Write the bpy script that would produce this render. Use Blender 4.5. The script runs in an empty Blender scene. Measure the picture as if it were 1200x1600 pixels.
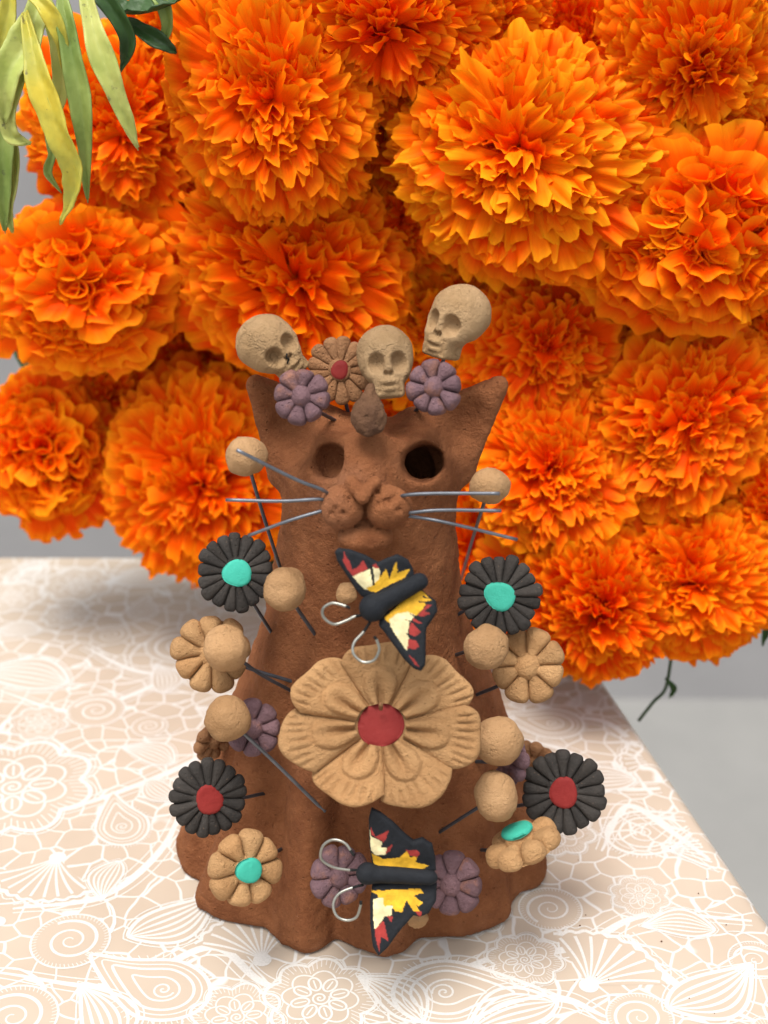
import bpy, math, random
import numpy as np
from mathutils import Matrix, Vector
rnd = random.Random(7)
nr = np.random.RandomState(11)
S = 0.01                      # everything below is written in centimetres
scene = bpy.context.scene
C = scene.collection

# ------------------------------------------------------------------ camera, sky, sun, exposure
F_PX = 2300.0
PITCH = math.radians(25.0)
CAM = np.array([0.0, -35.5, 27.7])
cd = bpy.data.cameras.new('camera')
cam = bpy.data.objects.new('camera', cd); C.objects.link(cam)
cam.location = Vector(CAM) * S
cam.rotation_euler = (math.radians(90) - PITCH, 0, 0)
cd.sensor_fit = 'VERTICAL'; cd.sensor_height = 36.0; cd.sensor_width = 27.0
cd.lens = 36.0 * F_PX / 1600.0
cd.clip_start = 0.01; cd.clip_end = 60.0
cd.dof.use_dof = True
cd.dof.focus_distance = 0.385
cd.dof.aperture_fstop = 13.0
scene.camera = cam

SUN_EL, SUN_AZ = math.radians(72), math.radians(205)      # azimuth measured from +Y towards +X
world = bpy.data.worlds.new("World"); scene.world = world
world.use_nodes = True
wn = world.node_tree.nodes; wl = world.node_tree.links
wn.clear()
sky = wn.new('ShaderNodeTexSky'); sky.sky_type = 'NISHITA'; sky.sun_disc = False
sky.sun_elevation = SUN_EL; sky.sun_rotation = SUN_AZ
sky.air_density = 1.0; sky.dust_density = 4.0; sky.ozone_density = 0.6
hsv = wn.new('ShaderNodeHueSaturation'); hsv.inputs['Saturation'].default_value = 0.10   # an overcast, whitened sky
bg = wn.new('ShaderNodeBackground'); bg.inputs['Strength'].default_value = 0.15
wo = wn.new('ShaderNodeOutputWorld')
wl.new(sky.outputs[0], hsv.inputs['Color']); wl.new(hsv.outputs[0], bg.inputs['Color']); wl.new(bg.outputs[0], wo.inputs[0])
sd = bpy.data.lights.new('sun', 'SUN'); sd.energy = 2.0; sd.angle = math.radians(24); sd.color = (1.0, 0.94, 0.86)
sun = bpy.data.objects.new('sun', sd); C.objects.link(sun)
to_sun = Vector((math.sin(SUN_AZ) * math.cos(SUN_EL), math.cos(SUN_AZ) * math.cos(SUN_EL), math.sin(SUN_EL)))
sun.rotation_euler = to_sun.to_track_quat('Z', 'Y').to_euler()
scene.view_settings.view_transform = 'Standard'; scene.view_settings.look = 'None'
scene.view_settings.exposure = 0.58; scene.view_settings.gamma = 1.0
scene.cycles.max_bounces = 10; scene.cycles.diffuse_bounces = 5; scene.cycles.transmission_bounces = 6
scene.cycles.use_denoising = True

# ------------------------------------------------------------------ measuring helpers
sp, cp = math.sin(PITCH), math.cos(PITCH)
def ray(px, py):
    a = (px - 600) / F_PX; b = -(py - 800) / F_PX
    return np.array([a, cp + b * sp, -sp + b * cp])
def P(px, py, Y):
    d = ray(px, py); return CAM + d * ((Y - CAM[1]) / d[1])
def T(px, py, z=0.0):
    d = ray(px, py); return CAM + d * ((z - CAM[2]) / d[2])
def unit(pt):                                     # centimetres per photo pixel at a point
    v = np.asarray(pt) - CAM
    return (v[1] * cp - v[2] * sp) / F_PX
def smin(a, b, k):
    h = np.clip(0.5 + 0.5 * (b - a) / k, 0, 1); return b + (a - b) * h - k * h * (1 - h)
def smax(a, b, k): return -smin(-a, -b, k)
LAT = np.random.RandomState(5).rand(32, 32, 32).astype(np.float32)
def vnoise(p, f, off=0.0):
    q = np.asarray(p, dtype=np.float64) * f + off + 100.0
    i = np.floor(q).astype(int); t = q - i; t = t * t * (3 - 2 * t); i &= 31; j = (i + 1) & 31
    x0, y0, z0 = i[..., 0], i[..., 1], i[..., 2]; x1, y1, z1 = j[..., 0], j[..., 1], j[..., 2]
    tx, ty, tz = t[..., 0], t[..., 1], t[..., 2]
    a = LAT[x0, y0, z0] * (1 - tx) + LAT[x1, y0, z0] * tx; b = LAT[x0, y1, z0] * (1 - tx) + LAT[x1, y1, z0] * tx
    c = LAT[x0, y0, z1] * (1 - tx) + LAT[x1, y0, z1] * tx; d = LAT[x0, y1, z1] * (1 - tx) + LAT[x1, y1, z1] * tx
    return ((a * (1 - ty) + b * ty) * (1 - tz) + (c * (1 - ty) + d * ty) * tz) * 2 - 1
def fbm(p, f, off=0.0):
    return vnoise(p, f, off) * .55 + vnoise(p, f * 2.1, off + 7) * .28 + vnoise(p, f * 4.3, off + 13) * .17

# ------------------------------------------------------------------ mesh helpers
def new_mesh(name, v, f, mat, smooth=True):
    me = bpy.data.meshes.new(name)
    v = np.asarray(v, dtype=np.float32) * S
    if isinstance(f, np.ndarray):
        k = f.shape[1]
        me.vertices.add(len(v)); me.vertices.foreach_set('co', v.ravel())
        me.loops.add(f.size); me.loops.foreach_set('vertex_index', f.ravel().astype(np.int32))
        me.polygons.add(len(f)); me.polygons.foreach_set('loop_start', np.arange(0, f.size, k, dtype=np.int32))
        me.update(calc_edges=True); me.validate()
    else:
        me.from_pydata(v.tolist(), [], f); me.update()
    if smooth: me.polygons.foreach_set('use_smooth', [True] * len(me.polygons))
    if mat: me.materials.append(mat)
    return me
WORLD = {}
def place(o, M, parent=None):
    WORLD[o] = M
    o.matrix_world = M
    if parent is not None:
        o.parent = parent; o.matrix_parent_inverse = Matrix.Identity(4)
        o.matrix_basis = WORLD[parent].inverted() @ M
    return o
def add(name, me, M=None, parent=None, label=None):
    o = bpy.data.objects.new(name, me); C.objects.link(o)
    place(o, M if M is not None else Matrix.Identity(4), parent)
    if label: o['label'] = label
    return o
def tag(o, label=None, cat=None, group=None, kind=None):
    for k, v in (('label', label), ('category', cat), ('group', group), ('kind', kind)):
        if v: o[k] = v
    return o
def frame(pt, tilt=0, yaw=0, roll=0, sc=1.0, lean=0):     # local x right, z up, -y towards the viewer's side
    R = Matrix.Rotation(-PITCH, 4, 'X') @ Matrix.Rotation(math.radians(lean), 4, 'Y') @ Matrix.Rotation(-math.radians(tilt), 4, 'X') @ Matrix.Rotation(math.radians(yaw), 4, 'Z') @ Matrix.Rotation(math.radians(roll), 4, 'Y')
    return Matrix.Translation(Vector(pt) * S) @ R @ Matrix.Scale(sc, 4)
def nets(fn, lo, hi, h):
    lo = np.array(lo, float); hi = np.array(hi, float)
    n = np.ceil((hi - lo) / h).astype(int) + 1
    ax = [(lo[i] + np.arange(n[i]) * h).astype(np.float32) for i in range(3)]
    X, Y, Z = np.meshgrid(*ax, indexing='ij')
    V = fn(X, Y, Z).astype(np.float32)
    s = V < 0
    def cor(A, a, b, c): return A[a:A.shape[0] - 1 + a, b:A.shape[1] - 1 + b, c:A.shape[2] - 1 + c]
    cs = [(a, b, c) for a in (0, 1) for b in (0, 1) for c in (0, 1)]
    cnt = sum(cor(s, *c).astype(np.int8) for c in cs)
    act = (cnt > 0) & (cnt < 8)
    idx = -np.ones(act.shape, dtype=np.int64); I = np.argwhere(act); idx[act] = np.arange(len(I))
    acc = np.zeros((len(I), 3)); num = np.zeros(len(I))
    for axis in range(3):
        for c in cs:
            if c[axis]: continue
            d = list(c); d[axis] = 1
            v0 = V[I[:, 0] + c[0], I[:, 1] + c[1], I[:, 2] + c[2]]; v1 = V[I[:, 0] + d[0], I[:, 1] + d[1], I[:, 2] + d[2]]
            m = (v0 < 0) != (v1 < 0)
            t = np.where(m, v0 / np.where(m, v0 - v1, 1), 0)
            pnt = np.tile(np.array(c, float), (len(I), 1)); pnt[:, axis] = t
            acc[m] += pnt[m]; num[m] += 1
    verts = lo + (I + acc / num[:, None]) * h
    faces = []
    for axis in range(3):
        u, w = [(1, 2), (2, 0), (0, 1)][axis]
        sl0 = [slice(None)] * 3; sl1 = [slice(None)] * 3
        sl0[axis] = slice(0, -1); sl1[axis] = slice(1, None)
        a, b = s[tuple(sl0)], s[tuple(sl1)]
        E = np.argwhere(a != b)
        E = E[(E[:, u] > 0) & (E[:, w] > 0) & (E[:, u] < n[u] - 1) & (E[:, w] < n[w] - 1)]
        sg = a[E[:, 0], E[:, 1], E[:, 2]]
        q = []
        for du, dw in ((-1, -1), (0, -1), (0, 0), (-1, 0)):
            G = E.copy(); G[:, u] += du; G[:, w] += dw
            q.append(idx[G[:, 0], G[:, 1], G[:, 2]])
        q = np.stack(q, 1); q[~sg] = q[~sg][:, ::-1]
        faces.append(q)
    return verts, np.concatenate(faces)
def normals(v, f):
    a = v[f[:, 2]] - v[f[:, 0]]; b = v[f[:, 3]] - v[f[:, 1]] if f.shape[1] == 4 else v[f[:, 1]] - v[f[:, 0]]
    n = np.cross(a, b); N = np.zeros_like(v)
    for k in range(f.shape[1]): np.add.at(N, f[:, k], n)
    return N / (np.linalg.norm(N, axis=1, keepdims=True) + 1e-9)
def relax(v, f, it=2, a=0.5):
    for _ in range(it):
        A = np.zeros_like(v); n = np.zeros(len(v))
        for k in range(4):
            for m in (1, 3):
                np.add.at(A, f[:, k], v[f[:, (k + m) % 4]]); np.add.at(n, f[:, k], 1)
        v = v * (1 - a) + a * A / n[:, None]
    return v
def tube(points, r, seg=8, caps=True, taper=None):
    p = np.array(points, float); n = len(p); t = np.gradient(p, axis=0); t /= np.linalg.norm(t, axis=1, keepdims=True) + 1e-9
    up = np.array([0, 0, 1.0]) if abs(t[0][2]) < .9 else np.array([1.0, 0, 0])
    v = []; nn = None
    for i in range(n):
        if nn is None: nn = np.cross(t[i], up)
        nn = nn - t[i] * nn.dot(t[i]); nn /= np.linalg.norm(nn) + 1e-9
        bb = np.cross(t[i], nn); rr = r if taper is None else r * taper[i]
        for k in range(seg):
            a = 2 * math.pi * k / seg; v.append(p[i] + rr * (math.cos(a) * nn + math.sin(a) * bb))
    f = [(i * seg + k, i * seg + (k + 1) % seg, (i + 1) * seg + (k + 1) % seg, (i + 1) * seg + k) for i in range(n - 1) for k in range(seg)]
    if caps: f += [tuple(range(seg))[::-1], tuple((n - 1) * seg + k for k in range(seg))]
    return v, f
def bez(pts, n=16):                               # Catmull-Rom through the points
    p = [np.array(q, float) for q in pts]; p = [2 * p[0] - p[1]] + p + [2 * p[-1] - p[-2]]
    out = []
    for i in range(1, len(p) - 2):
        for k in range(n):
            t = k / n
            out.append(.5 * ((2 * p[i]) + (p[i + 1] - p[i - 1]) * t + (2 * p[i - 1] - 5 * p[i] + 4 * p[i + 1] - p[i + 2]) * t * t + (3 * p[i] - p[i - 1] - 3 * p[i + 1] + p[i + 2]) * t ** 3))
    out.append(p[-2]); return np.array(out)
def grid_faces(nu, nv, off=0, wrap=False, flip=False):
    f = []
    for i in range(nu - (0 if wrap else 1)):
        for j in range(nv - 1):
            a, b = off + i * nv + j, off + ((i + 1) % nu) * nv + j
            q = (a, b, b + 1, a + 1); f.append(q[::-1] if flip else q)
    return f

# ------------------------------------------------------------------ materials
def mat(name):
    m = bpy.data.materials.new(name); m.use_nodes = True; nt = m.node_tree
    b = nt.nodes['Principled BSDF']; return m, nt, b
def node(nt, t, **kw):
    n = nt.nodes.new(t)
    for k, v in kw.items():
        if k in n.inputs.keys() if hasattr(n.inputs, 'keys') else False: n.inputs[k].default_value = v
        else: setattr(n, k, v)
    return n
def ramp(nt, fac, stops):
    r = nt.nodes.new('ShaderNodeValToRGB'); nt.links.new(fac, r.inputs[0])
    e = r.color_ramp.elements
    while len(e) < len(stops): e.new(0.5)
    for x, (p_, c_) in zip(e, stops):
        x.position = p_; x.color = (*c_, 1) if len(c_) == 3 else c_
    return r
def noise(nt, co, scale, detail=4, rough=.6):
    n = nt.nodes.new('ShaderNodeTexNoise'); n.inputs['Scale'].default_value = scale; n.inputs['Detail'].default_value = detail
    n.inputs['Roughness'].default_value = rough; nt.links.new(co, n.inputs['Vector']); return n
def mixc(nt, fac, a, b, mode='MIX'):
    m = nt.nodes.new('ShaderNodeMix'); m.data_type = 'RGBA'; m.blend_type = mode
    for v, s in ((fac, m.inputs[0]), (a, m.inputs[6]), (b, m.inputs[7])):
        if isinstance(v, bpy.types.NodeSocket): nt.links.new(v, s)
        else: s.default_value = v if not isinstance(v, tuple) else (*v, 1)
    return m.outputs[2]
def coords(nt):
    tc = nt.nodes.new('ShaderNodeTexCoord'); oi = nt.nodes.new('ShaderNodeObjectInfo')
    ad = nt.nodes.new('ShaderNodeVectorMath'); ad.operation = 'ADD'
    mu = nt.nodes.new('ShaderNodeMath'); mu.operation = 'MULTIPLY'; mu.inputs[1].default_value = 3.0
    nt.links.new(oi.outputs['Random'], mu.inputs[0]); nt.links.new(tc.outputs['Object'], ad.inputs[0]); nt.links.new(mu.outputs[0], ad.inputs[1])
    return ad.outputs[0]
def clay(name, c1, c2, speck=None, bump=.35, grain=900, rough=.88, patch=None, attr=False, crack=0.0, patchw=1.0, patchs=150):
    m, nt, b = mat(name); co = coords(nt)
    n1 = noise(nt, co, 90, 5, .65); r1 = ramp(nt, n1.outputs[0], [(.32, c2), (.68, c1)])
    col = r1.outputs[0]
    if attr:
        at = nt.nodes.new('ShaderNodeVertexColor'); at.layer_name = 'paint'
        col = mixc(nt, .25, at.outputs[0], at.outputs[0]); 
        n1b = noise(nt, co, 500, 4, .7); rb = ramp(nt, n1b.outputs[0], [(.3, (.78, .78, .78)), (.7, (1.1, 1.1, 1.1))])
        col = mixc(nt, 1.0, col, rb.outputs[0], 'MULTIPLY')
    if patch:
        n2 = noise(nt, co, patchs, 5, .6); r2 = ramp(nt, n2.outputs[0], [(.54, (0, 0, 0)), (.72, (patchw, patchw, patchw))])
        col = mixc(nt, r2.outputs[0], col, patch)
    if speck:
        n3 = noise(nt, co, 1500, 2, .5); r3 = ramp(nt, n3.outputs[0], [(.68, (0, 0, 0)), (.74, (1, 1, 1))])
        mm = nt.nodes.new('ShaderNodeMath'); mm.operation = 'MULTIPLY'; mm.inputs[1].default_value = .55
        nt.links.new(r3.outputs[0], mm.inputs[0])
        col = mixc(nt, mm.outputs[0], col, speck)
    oi_ = nt.nodes.new('ShaderNodeObjectInfo'); ro = ramp(nt, oi_.outputs['Random'], [(0, (.84, .82, .80)), (.5, (.96, .97, .98)), (1, (1.04, 1.02, 1.0))])
    col = mixc(nt, 1.0, col, ro.outputs[0], 'MULTIPLY')
    nt.links.new(col, b.inputs['Base Color']); b.inputs['Roughness'].default_value = rough
    b.inputs['Specular IOR Level'].default_value = .12
    g = noise(nt, co, grain, 5, .7); g2 = noise(nt, co, grain * .22, 4, .6)
    vo = nt.nodes.new('ShaderNodeTexVoronoi'); vo.inputs['Scale'].default_value = grain * .45; nt.links.new(co, vo.inputs['Vector'])
    pit = ramp(nt, vo.outputs['Distance'], [(.04, (0, 0, 0)), (.16, (1, 1, 1))])
    s1 = mixc(nt, .5, g.outputs[0], g2.outputs[0]); s2 = mixc(nt, .22, s1, pit.outputs[0])
    if crack:
        ve = nt.nodes.new('ShaderNodeTexVoronoi'); ve.feature = 'DISTANCE_TO_EDGE'; ve.inputs['Scale'].default_value = crack
        wp = noise(nt, co, crack * 1.5, 4, .7); wv = mixc(nt, .006, co, wp.outputs['Color'], 'ADD')
        nt.links.new(wv, ve.inputs['Vector'])
        ce = ramp(nt, ve.outputs['Distance'], [(.0, (0, 0, 0)), (.035, (1, 1, 1))])
        gate = noise(nt, co, crack * .6, 2, .5); gr = ramp(nt, gate.outputs[0], [(.52, (0, 0, 0)), (.6, (1, 1, 1))])
        ck = mixc(nt, gr.outputs[0], (1., 1., 1.), ce.outputs[0])
        s2 = mixc(nt, .18, s2, ck)
    bm_ = nt.nodes.new('ShaderNodeBump'); bm_.inputs['Strength'].default_value = bump; bm_.inputs['Distance'].default_value = .0042
    nt.links.new(s2, bm_.inputs['Height']); nt.links.new(bm_.outputs[0], b.inputs['Normal'])
    return m
M_BODY = clay('terracotta', (.335, .130, .054), (.200, .069, .028), speck=(.46, .21, .10), bump=.9, grain=1000, patch=(.40, .19, .105), patchw=.45, patchs=28)
M_TAN = clay('tan_clay', (.56, .33, .155), (.44, .24, .105), speck=(.24, .12, .055), bump=.8, grain=1300)
M_BEAD = clay('bead_clay', (.52, .315, .16), (.41, .235, .11), speck=(.22, .12, .06), bump=.7, grain=1400, crack=90)
M_BUFF = clay('buff_clay', (.45, .30, .165), (.33, .21, .105), speck=(.2, .12, .06), bump=.8, grain=1300, crack=140)
M_BROWNTAN = clay('brown_tan_clay', (.38, .20, .10), (.27, .13, .06), speck=(.2, .10, .05), bump=.8, grain=1200)
M_BLACK = clay('black_clay', (.060, .053, .048), (.032, .029, .027), speck=(.16, .11, .08), bump=.5, grain=1200)
M_PURPLE = clay('purple_clay', (.235, .14, .155), (.165, .098, .113), patch=(.36, .17, .12), bump=.8, grain=1200)
M_TEAL = clay('teal_paint', (.06, .45, .34), (.045, .38, .28), bump=.2, grain=500, rough=.6)
M_RED = clay('red_paint', (.25, .030, .026), (.19, .018, .017), bump=.2, grain=500, rough=.6)
M_DROP = clay('dark_brown_clay', (.17, .088, .048), (.095, .048, .030), speck=(.3, .17, .09), bump=.9, grain=700, patch=(.13, .075, .07))
M_PAINT = clay('painted_clay', (.5, .5, .5), (.5, .5, .5), attr=True, bump=.25, grain=700, rough=.7)
def metal(name, c, rough, metallic=1.0):
    m, nt, b = mat(name); co = coords(nt)
    n = noise(nt, co, 300, 3); r = ramp(nt, n.outputs[0], [(.3, tuple(x * .65 for x in c)), (.7, c)])
    nt.links.new(r.outputs[0], b.inputs['Base Color']); b.inputs['Metallic'].default_value = metallic; b.inputs['Roughness'].default_value = rough
    return m
M_WIRE = metal('galvanised_wire', (.19, .205, .235), .42, .8)
M_WIRE_DARK = metal('dark_wire', (.12, .13, .155), .5, .8)
M_WIRE_PALE = metal('pale_wire', (.36, .36, .32), .35, .8)
M_INK = clay('ink', (.02, .02, .02), (.015, .015, .015))

# ------------------------------------------------------------------ the body of the cat
AX, AY = -0.5, 0.0
OUT = [(283, 1310), (272, 1340), (280, 1368), (313, 1386), (303, 1405), (308, 1425), (335, 1442), (385, 1453), (415, 1458), (440, 1482), (475, 1499),
       (500, 1492), (522, 1474), (560, 1490), (600, 1502), (630, 1497), (655, 1474), (690, 1472), (730, 1470), (770, 1458), (800, 1442), (805, 1418),
       (818, 1400), (848, 1392), (860, 1370), (857, 1340)]
ang, rad = [], []
for q in OUT:
    t = T(*q); ang.append(math.atan2(t[1] - AY, t[0] - AX)); rad.append(math.hypot(t[1] - AY, t[0] - AX))
ang = [a if a < .6 else a - 2 * math.pi for a in ang]
for k, a in enumerate(np.linspace(max(ang) + .22, min(ang) + 2 * math.pi - .22, 15)):
    ang.append(a); rad.append(5.1 + .45 * math.cos(k * 2.1))
o_ = np.argsort(ang); ang = np.array(ang)[o_]; rad = np.array(rad)[o_]
TA = np.linspace(-math.pi, math.pi, 721)
RB = np.interp(TA, ang, rad, period=2 * math.pi)
ker = np.hanning(13); ker /= ker.sum(); RB = np.convolve(np.r_[RB[-20:], RB, RB[:20]], ker, 'same')[20:-20]
PZ = np.array([0, .7, 1.6, 3, 5.1, 6.4, 8, 9.2, 10.8, 12, 13, 13.6, 15.5]); PR = np.array([5.15, 4.95, 4.6, 4.15, 3.7, 3.25, 2.75, 2.52, 2.33, 2.32, 2.42, 2.45, 2.45])
k2 = np.hanning(150); k2 /= k2.sum()
RF = RB - np.convolve(np.r_[RB[-150:], RB, RB[:150]], k2, 'same')[150:-150]
def bodyR(z, th):
    pr = np.interp(z, PZ, PR); b = np.interp(th, TA, RB)
    fade = np.exp(-np.clip(z, 0, None) / 3.6)
    folds = np.interp(th, TA, RF) * 1.25 * np.exp(-((z - 1.9) / 2.6) ** 2) * (1 - np.exp(-np.clip(z, 0, None) / .7)) + .09 * np.sin(th * 9 + .6) * np.exp(-((z - 5.5) / 2.6) ** 2)
    return pr * (1 - fade) + b * pr / 5.15 * fade + folds
EARS = []
def tri2(x, z, A, B, Cc):
    d = None; sgn = None
    pts = [A, B, Cc]; area = (B[0] - A[0]) * (Cc[1] - A[1]) - (Cc[0] - A[0]) * (B[1] - A[1])
    if area < 0: pts = [A, Cc, B]
    dmin = None; inside = None
    for i in range(3):
        a, b = pts[i], pts[(i + 1) % 3]
        ex, ez = b[0] - a[0], b[1] - a[1]; wx, wz = x - a[0], z - a[1]
        t = np.clip((wx * ex + wz * ez) / (ex * ex + ez * ez), 0, 1)
        dd = np.sqrt((wx - ex * t) ** 2 + (wz - ez * t) ** 2)
        s = (ex * wz - ez * wx) > 0
        dmin = dd if dmin is None else np.minimum(dmin, dd); inside = s if inside is None else inside & s
    return np.where(inside, -dmin, dmin)
def sph(X, Y, Z, c, r): return np.sqrt((X - c[0]) ** 2 + (Y - c[1]) ** 2 + (Z - c[2]) ** 2) - r
def ell(X, Y, Z, c, r):
    k = np.sqrt(((X - c[0]) / r[0]) ** 2 + ((Y - c[1]) / r[1]) ** 2 + ((Z - c[2]) / r[2]) ** 2); return (k - 1) * min(r)
def caps(X, Y, Z, a, b, r0, r1=None):
    a = np.array(a, float); b = np.array(b, float); d = b - a
    t = np.clip(((X - a[0]) * d[0] + (Y - a[1]) * d[1] + (Z - a[2]) * d[2]) / d.dot(d), 0, 1)
    rr = r0 if r1 is None else r0 + (r1 - r0) * t
    return np.sqrt((X - a[0] - d[0] * t) ** 2 + (Y - a[1] - d[1] * t) ** 2 + (Z - a[2] - d[2] * t) ** 2) - rr
ML, MR = P(537, 792, -3.25), P(604, 792, -3.25)
def body_sdf(X, Y, Z):
    x, y = X - AX, Y - AY; hx = .15 * np.clip((Z - 8) / 5, 0, 1)
    x = x - hx
    r = np.sqrt(x * x + y * y); th = np.arctan2(y, x)
    d = (r - bodyR(Z, th)) * .86
    d = smax(d, -Z + 0.0, .35)
    d = smax(d, (Z - 13.75) + .10 * (x * x) * -.6 + .12 * (y + .6) ** 2, .9)
    # ears: flat triangles, scooped in front
    for A, B, Cc, scoop, yy in (((-3.30, 14.62), (-2.78, 12.2), (-1.0, 13.5), (-2.35, 13.75), .25), ((2.98, 14.62), (2.15, 12.25), (.75, 13.6), (2.0, 13.85), .25)):
        t2 = tri2(X, Z, A, B, Cc)
        e = np.sqrt(np.maximum(t2 + .02, 0) ** 2 + np.maximum(np.abs(Y - yy - .05 * (Z - 13)) - .10, 0) ** 2) - .26 + np.minimum(np.maximum(t2 + .02, np.abs(Y - yy) - .10), 0)
        e = smax(e, -ell(X, Y, Z, (scoop[0], -.95, scoop[1]), (.95, 1.08, 1.1)), .25)
        d = smin(d, e, .55)
    for sx_, cx_ in ((-2.42, 13.75), (1.98, 13.75)):
        d = smax(d, -ell(X, Y, Z, (sx_, -1.0, cx_), (.62, 1.12, .80)), .45)
    # brow and bridge of the nose
    d = smin(d, caps(X, Y, Z, P(577, 700, -1.7), P(568, 762, -2.55), .50, .46), .7)
    d = smin(d, sph(X, Y, Z, P(570, 800, -2.4), .62), .6)
    # eye sockets and hollow head
    cav = ell(X, Y, Z, (.15, .1, 12.0), (1.2, 1.35, 1.5))
    eyr = caps(X, Y, Z, P(653, 722, -2.6), P(668, 722, -.2), .54, .46)
    eyl = caps(X, Y, Z, P(485, 713, -2.8), P(520, 722, -1.4), .68, .42)
    d = smax(d, -np.minimum(cav, np.minimum(eyr, eyl)), .12)
    # muzzle, chin, nose
    m = smin(ell(X, Y, Z, ML, (.60, .52, .54)), ell(X, Y, Z, MR, (.62, .52, .56)), .06)
    chin = ell(X, Y, Z, P(571, 838, -3.25), (.70, .52, .38))
    m = smin(m, chin, .05)
    m = smin(m, smin(caps(X, Y, Z, P(550, 754, -3.30), P(567, 779, -3.80), .20, .13), caps(X, Y, Z, P(584, 754, -3.30), P(567, 779, -3.80), .20, .13), .12), .04)
    d = smin(d, m, .16)
    for q in ((545, 779), (525, 793), (519, 803), (536, 800), (590, 768), (605, 783), (592, 788), (624, 796), (617, 777)):
        cc, rr_ = (ML, (.60, .52, .54)) if q[0] < 570 else (MR, (.62, .52, .56))
        dr = ray(*q); ts = [t_ for t_ in np.linspace(30, 36, 600) if sum(((CAM[i_] + dr[i_] * t_ - cc[i_]) / rr_[i_]) ** 2 for i_ in range(3)) < 1]
        c = CAM + dr * (ts[0] if ts else 32.5)
        d = smax(d, -caps(X, Y, Z, c - dr * .3, c + dr * .05, .075 if q[0] != 605 else .10), .02)
    d = smax(d, -caps(X, Y, Z, P(570, 786, -3.42), P(572, 812, -3.40), .085), .08)
    d = smax(d, -caps(X, Y, Z, P(572, 812, -3.42), P(524, 827, -3.28), .085), .04)
    d = smax(d, -caps(X, Y, Z, P(572, 812, -3.42), P(622, 827, -3.28), .085), .04)
    return d
def body_hit(px, py):
    d = ray(px, py); d = d / np.linalg.norm(d); p = CAM.copy() + d * 25
    for _ in range(90):
        v = float(body_sdf(np.array([p[0]]), np.array([p[1]]), np.array([p[2]]))[0])
        if v < .01 or p[1] > 6: break
        p = p + d * max(v * .8, .01)
    return p
bv, bf = nets(body_sdf, (-7.2, -5.6, -.14), (6.4, 6.2, 15.3), .075)
bv = relax(bv, bf, 2, .4); N = normals(bv, bf)
lump = .070 * fbm(bv, .9) + .042 * fbm(bv, 2.6, 3) + .018 * np.abs(vnoise(bv, 6.5, 9)) * (vnoise(bv, 1.1, 4) > .1) + .012 * fbm(bv, 8, 3)
lump += .022 * fbm(bv, 4.2, 31) + .03 * vnoise(bv * np.array([1.8, 1.8, .5]), 1.6, 17)
low = np.exp(-bv[:, 2] / 1.2); lump += low * .05 * fbm(bv * np.array([1, 1, 2.4]), 2.2, 21)
mz = np.exp(-((bv[:, 0] - ML[0] / 2 - MR[0] / 2) ** 2 + (bv[:, 1] + 3.3) ** 2 + (bv[:, 2] - ML[2]) ** 2) / 1.1); lump *= 1 - .8 * mz
fin = np.where(bv[:, 2] > .12, 1, 0)[:, None]
bv = bv + N * (lump[:, None] * fin); bv[:, 2] = np.maximum(bv[:, 2], .004)
root = bpy.data.objects.new('cat_figurine', None); C.objects.link(root); root.empty_display_size = .02
ROOTM = Matrix.Translation(Vector((AX, AY, 0)) * S); place(root, ROOTM)
tag(root, 'terracotta cat figurine with clay flowers, beads, skulls and butterflies on wires', 'figurine')
bvl = bv - np.array([AX, AY, 0])
add('body', new_mesh('body', bvl, bf, M_BODY), ROOTM, root)

# ------------------------------------------------------------------ ornaments
def wire(parent, pts, r=.052, m=None, name='wire_stem'):
    W = WORLD[parent]; inv = W.inverted()
    q = [np.array(inv @ (Vector(p) * S)) / S for p in pts]
    q = bez(q, 8)
    v, f = tube(q, r, 8)
    return add(name, new_mesh(name, v, f, m or M_WIRE_DARK), W, parent)
def stem_to(parent, start, att, m=None, r=.05, sag=.12):
    a = np.array(start); b = body_hit(*att) if len(att) == 2 else np.array(att)
    d = b - a; b2 = b + d / (np.linalg.norm(d) + 1e-6) * .5
    mid = (a + b) / 2 + np.array([rnd.uniform(-sag, sag) * .4, 0, rnd.uniform(-sag, sag)])
    return wire(parent, [a, mid, b, b2], r, m)
def sculpt(v, f, amp, fr, seed):
    v = np.array(v, float); f4 = np.array([q if len(q) == 4 else (*q, q[-1]) for q in f]); n = normals(v, f4)
    return v + n * (amp * fbm(v, fr, seed))[:, None]
def ball_mesh(name, r, m, seed, sq=(1, 1, 1), amp=.08):
    nu, nv = 40, 24; v = []
    for i in range(nu):
        for j in range(nv):
            a = 2 * math.pi * i / nu; b = math.pi * (j + .0001) / (nv - 1 + .0002)
            v.append((r * sq[0] * math.sin(b) * math.cos(a), r * sq[1] * math.sin(b) * math.sin(a), r * sq[2] * math.cos(b)))
    v = np.array(v); nn = v / np.linalg.norm(v, axis=1, keepdims=True)
    v = v + nn * (amp * fbm(nn, 1.6, seed * 3.3) + .010 * fbm(nn, 6, seed))[:, None]
    return new_mesh(name, v, grid_faces(nu, nv, wrap=True, flip=True), m)
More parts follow.
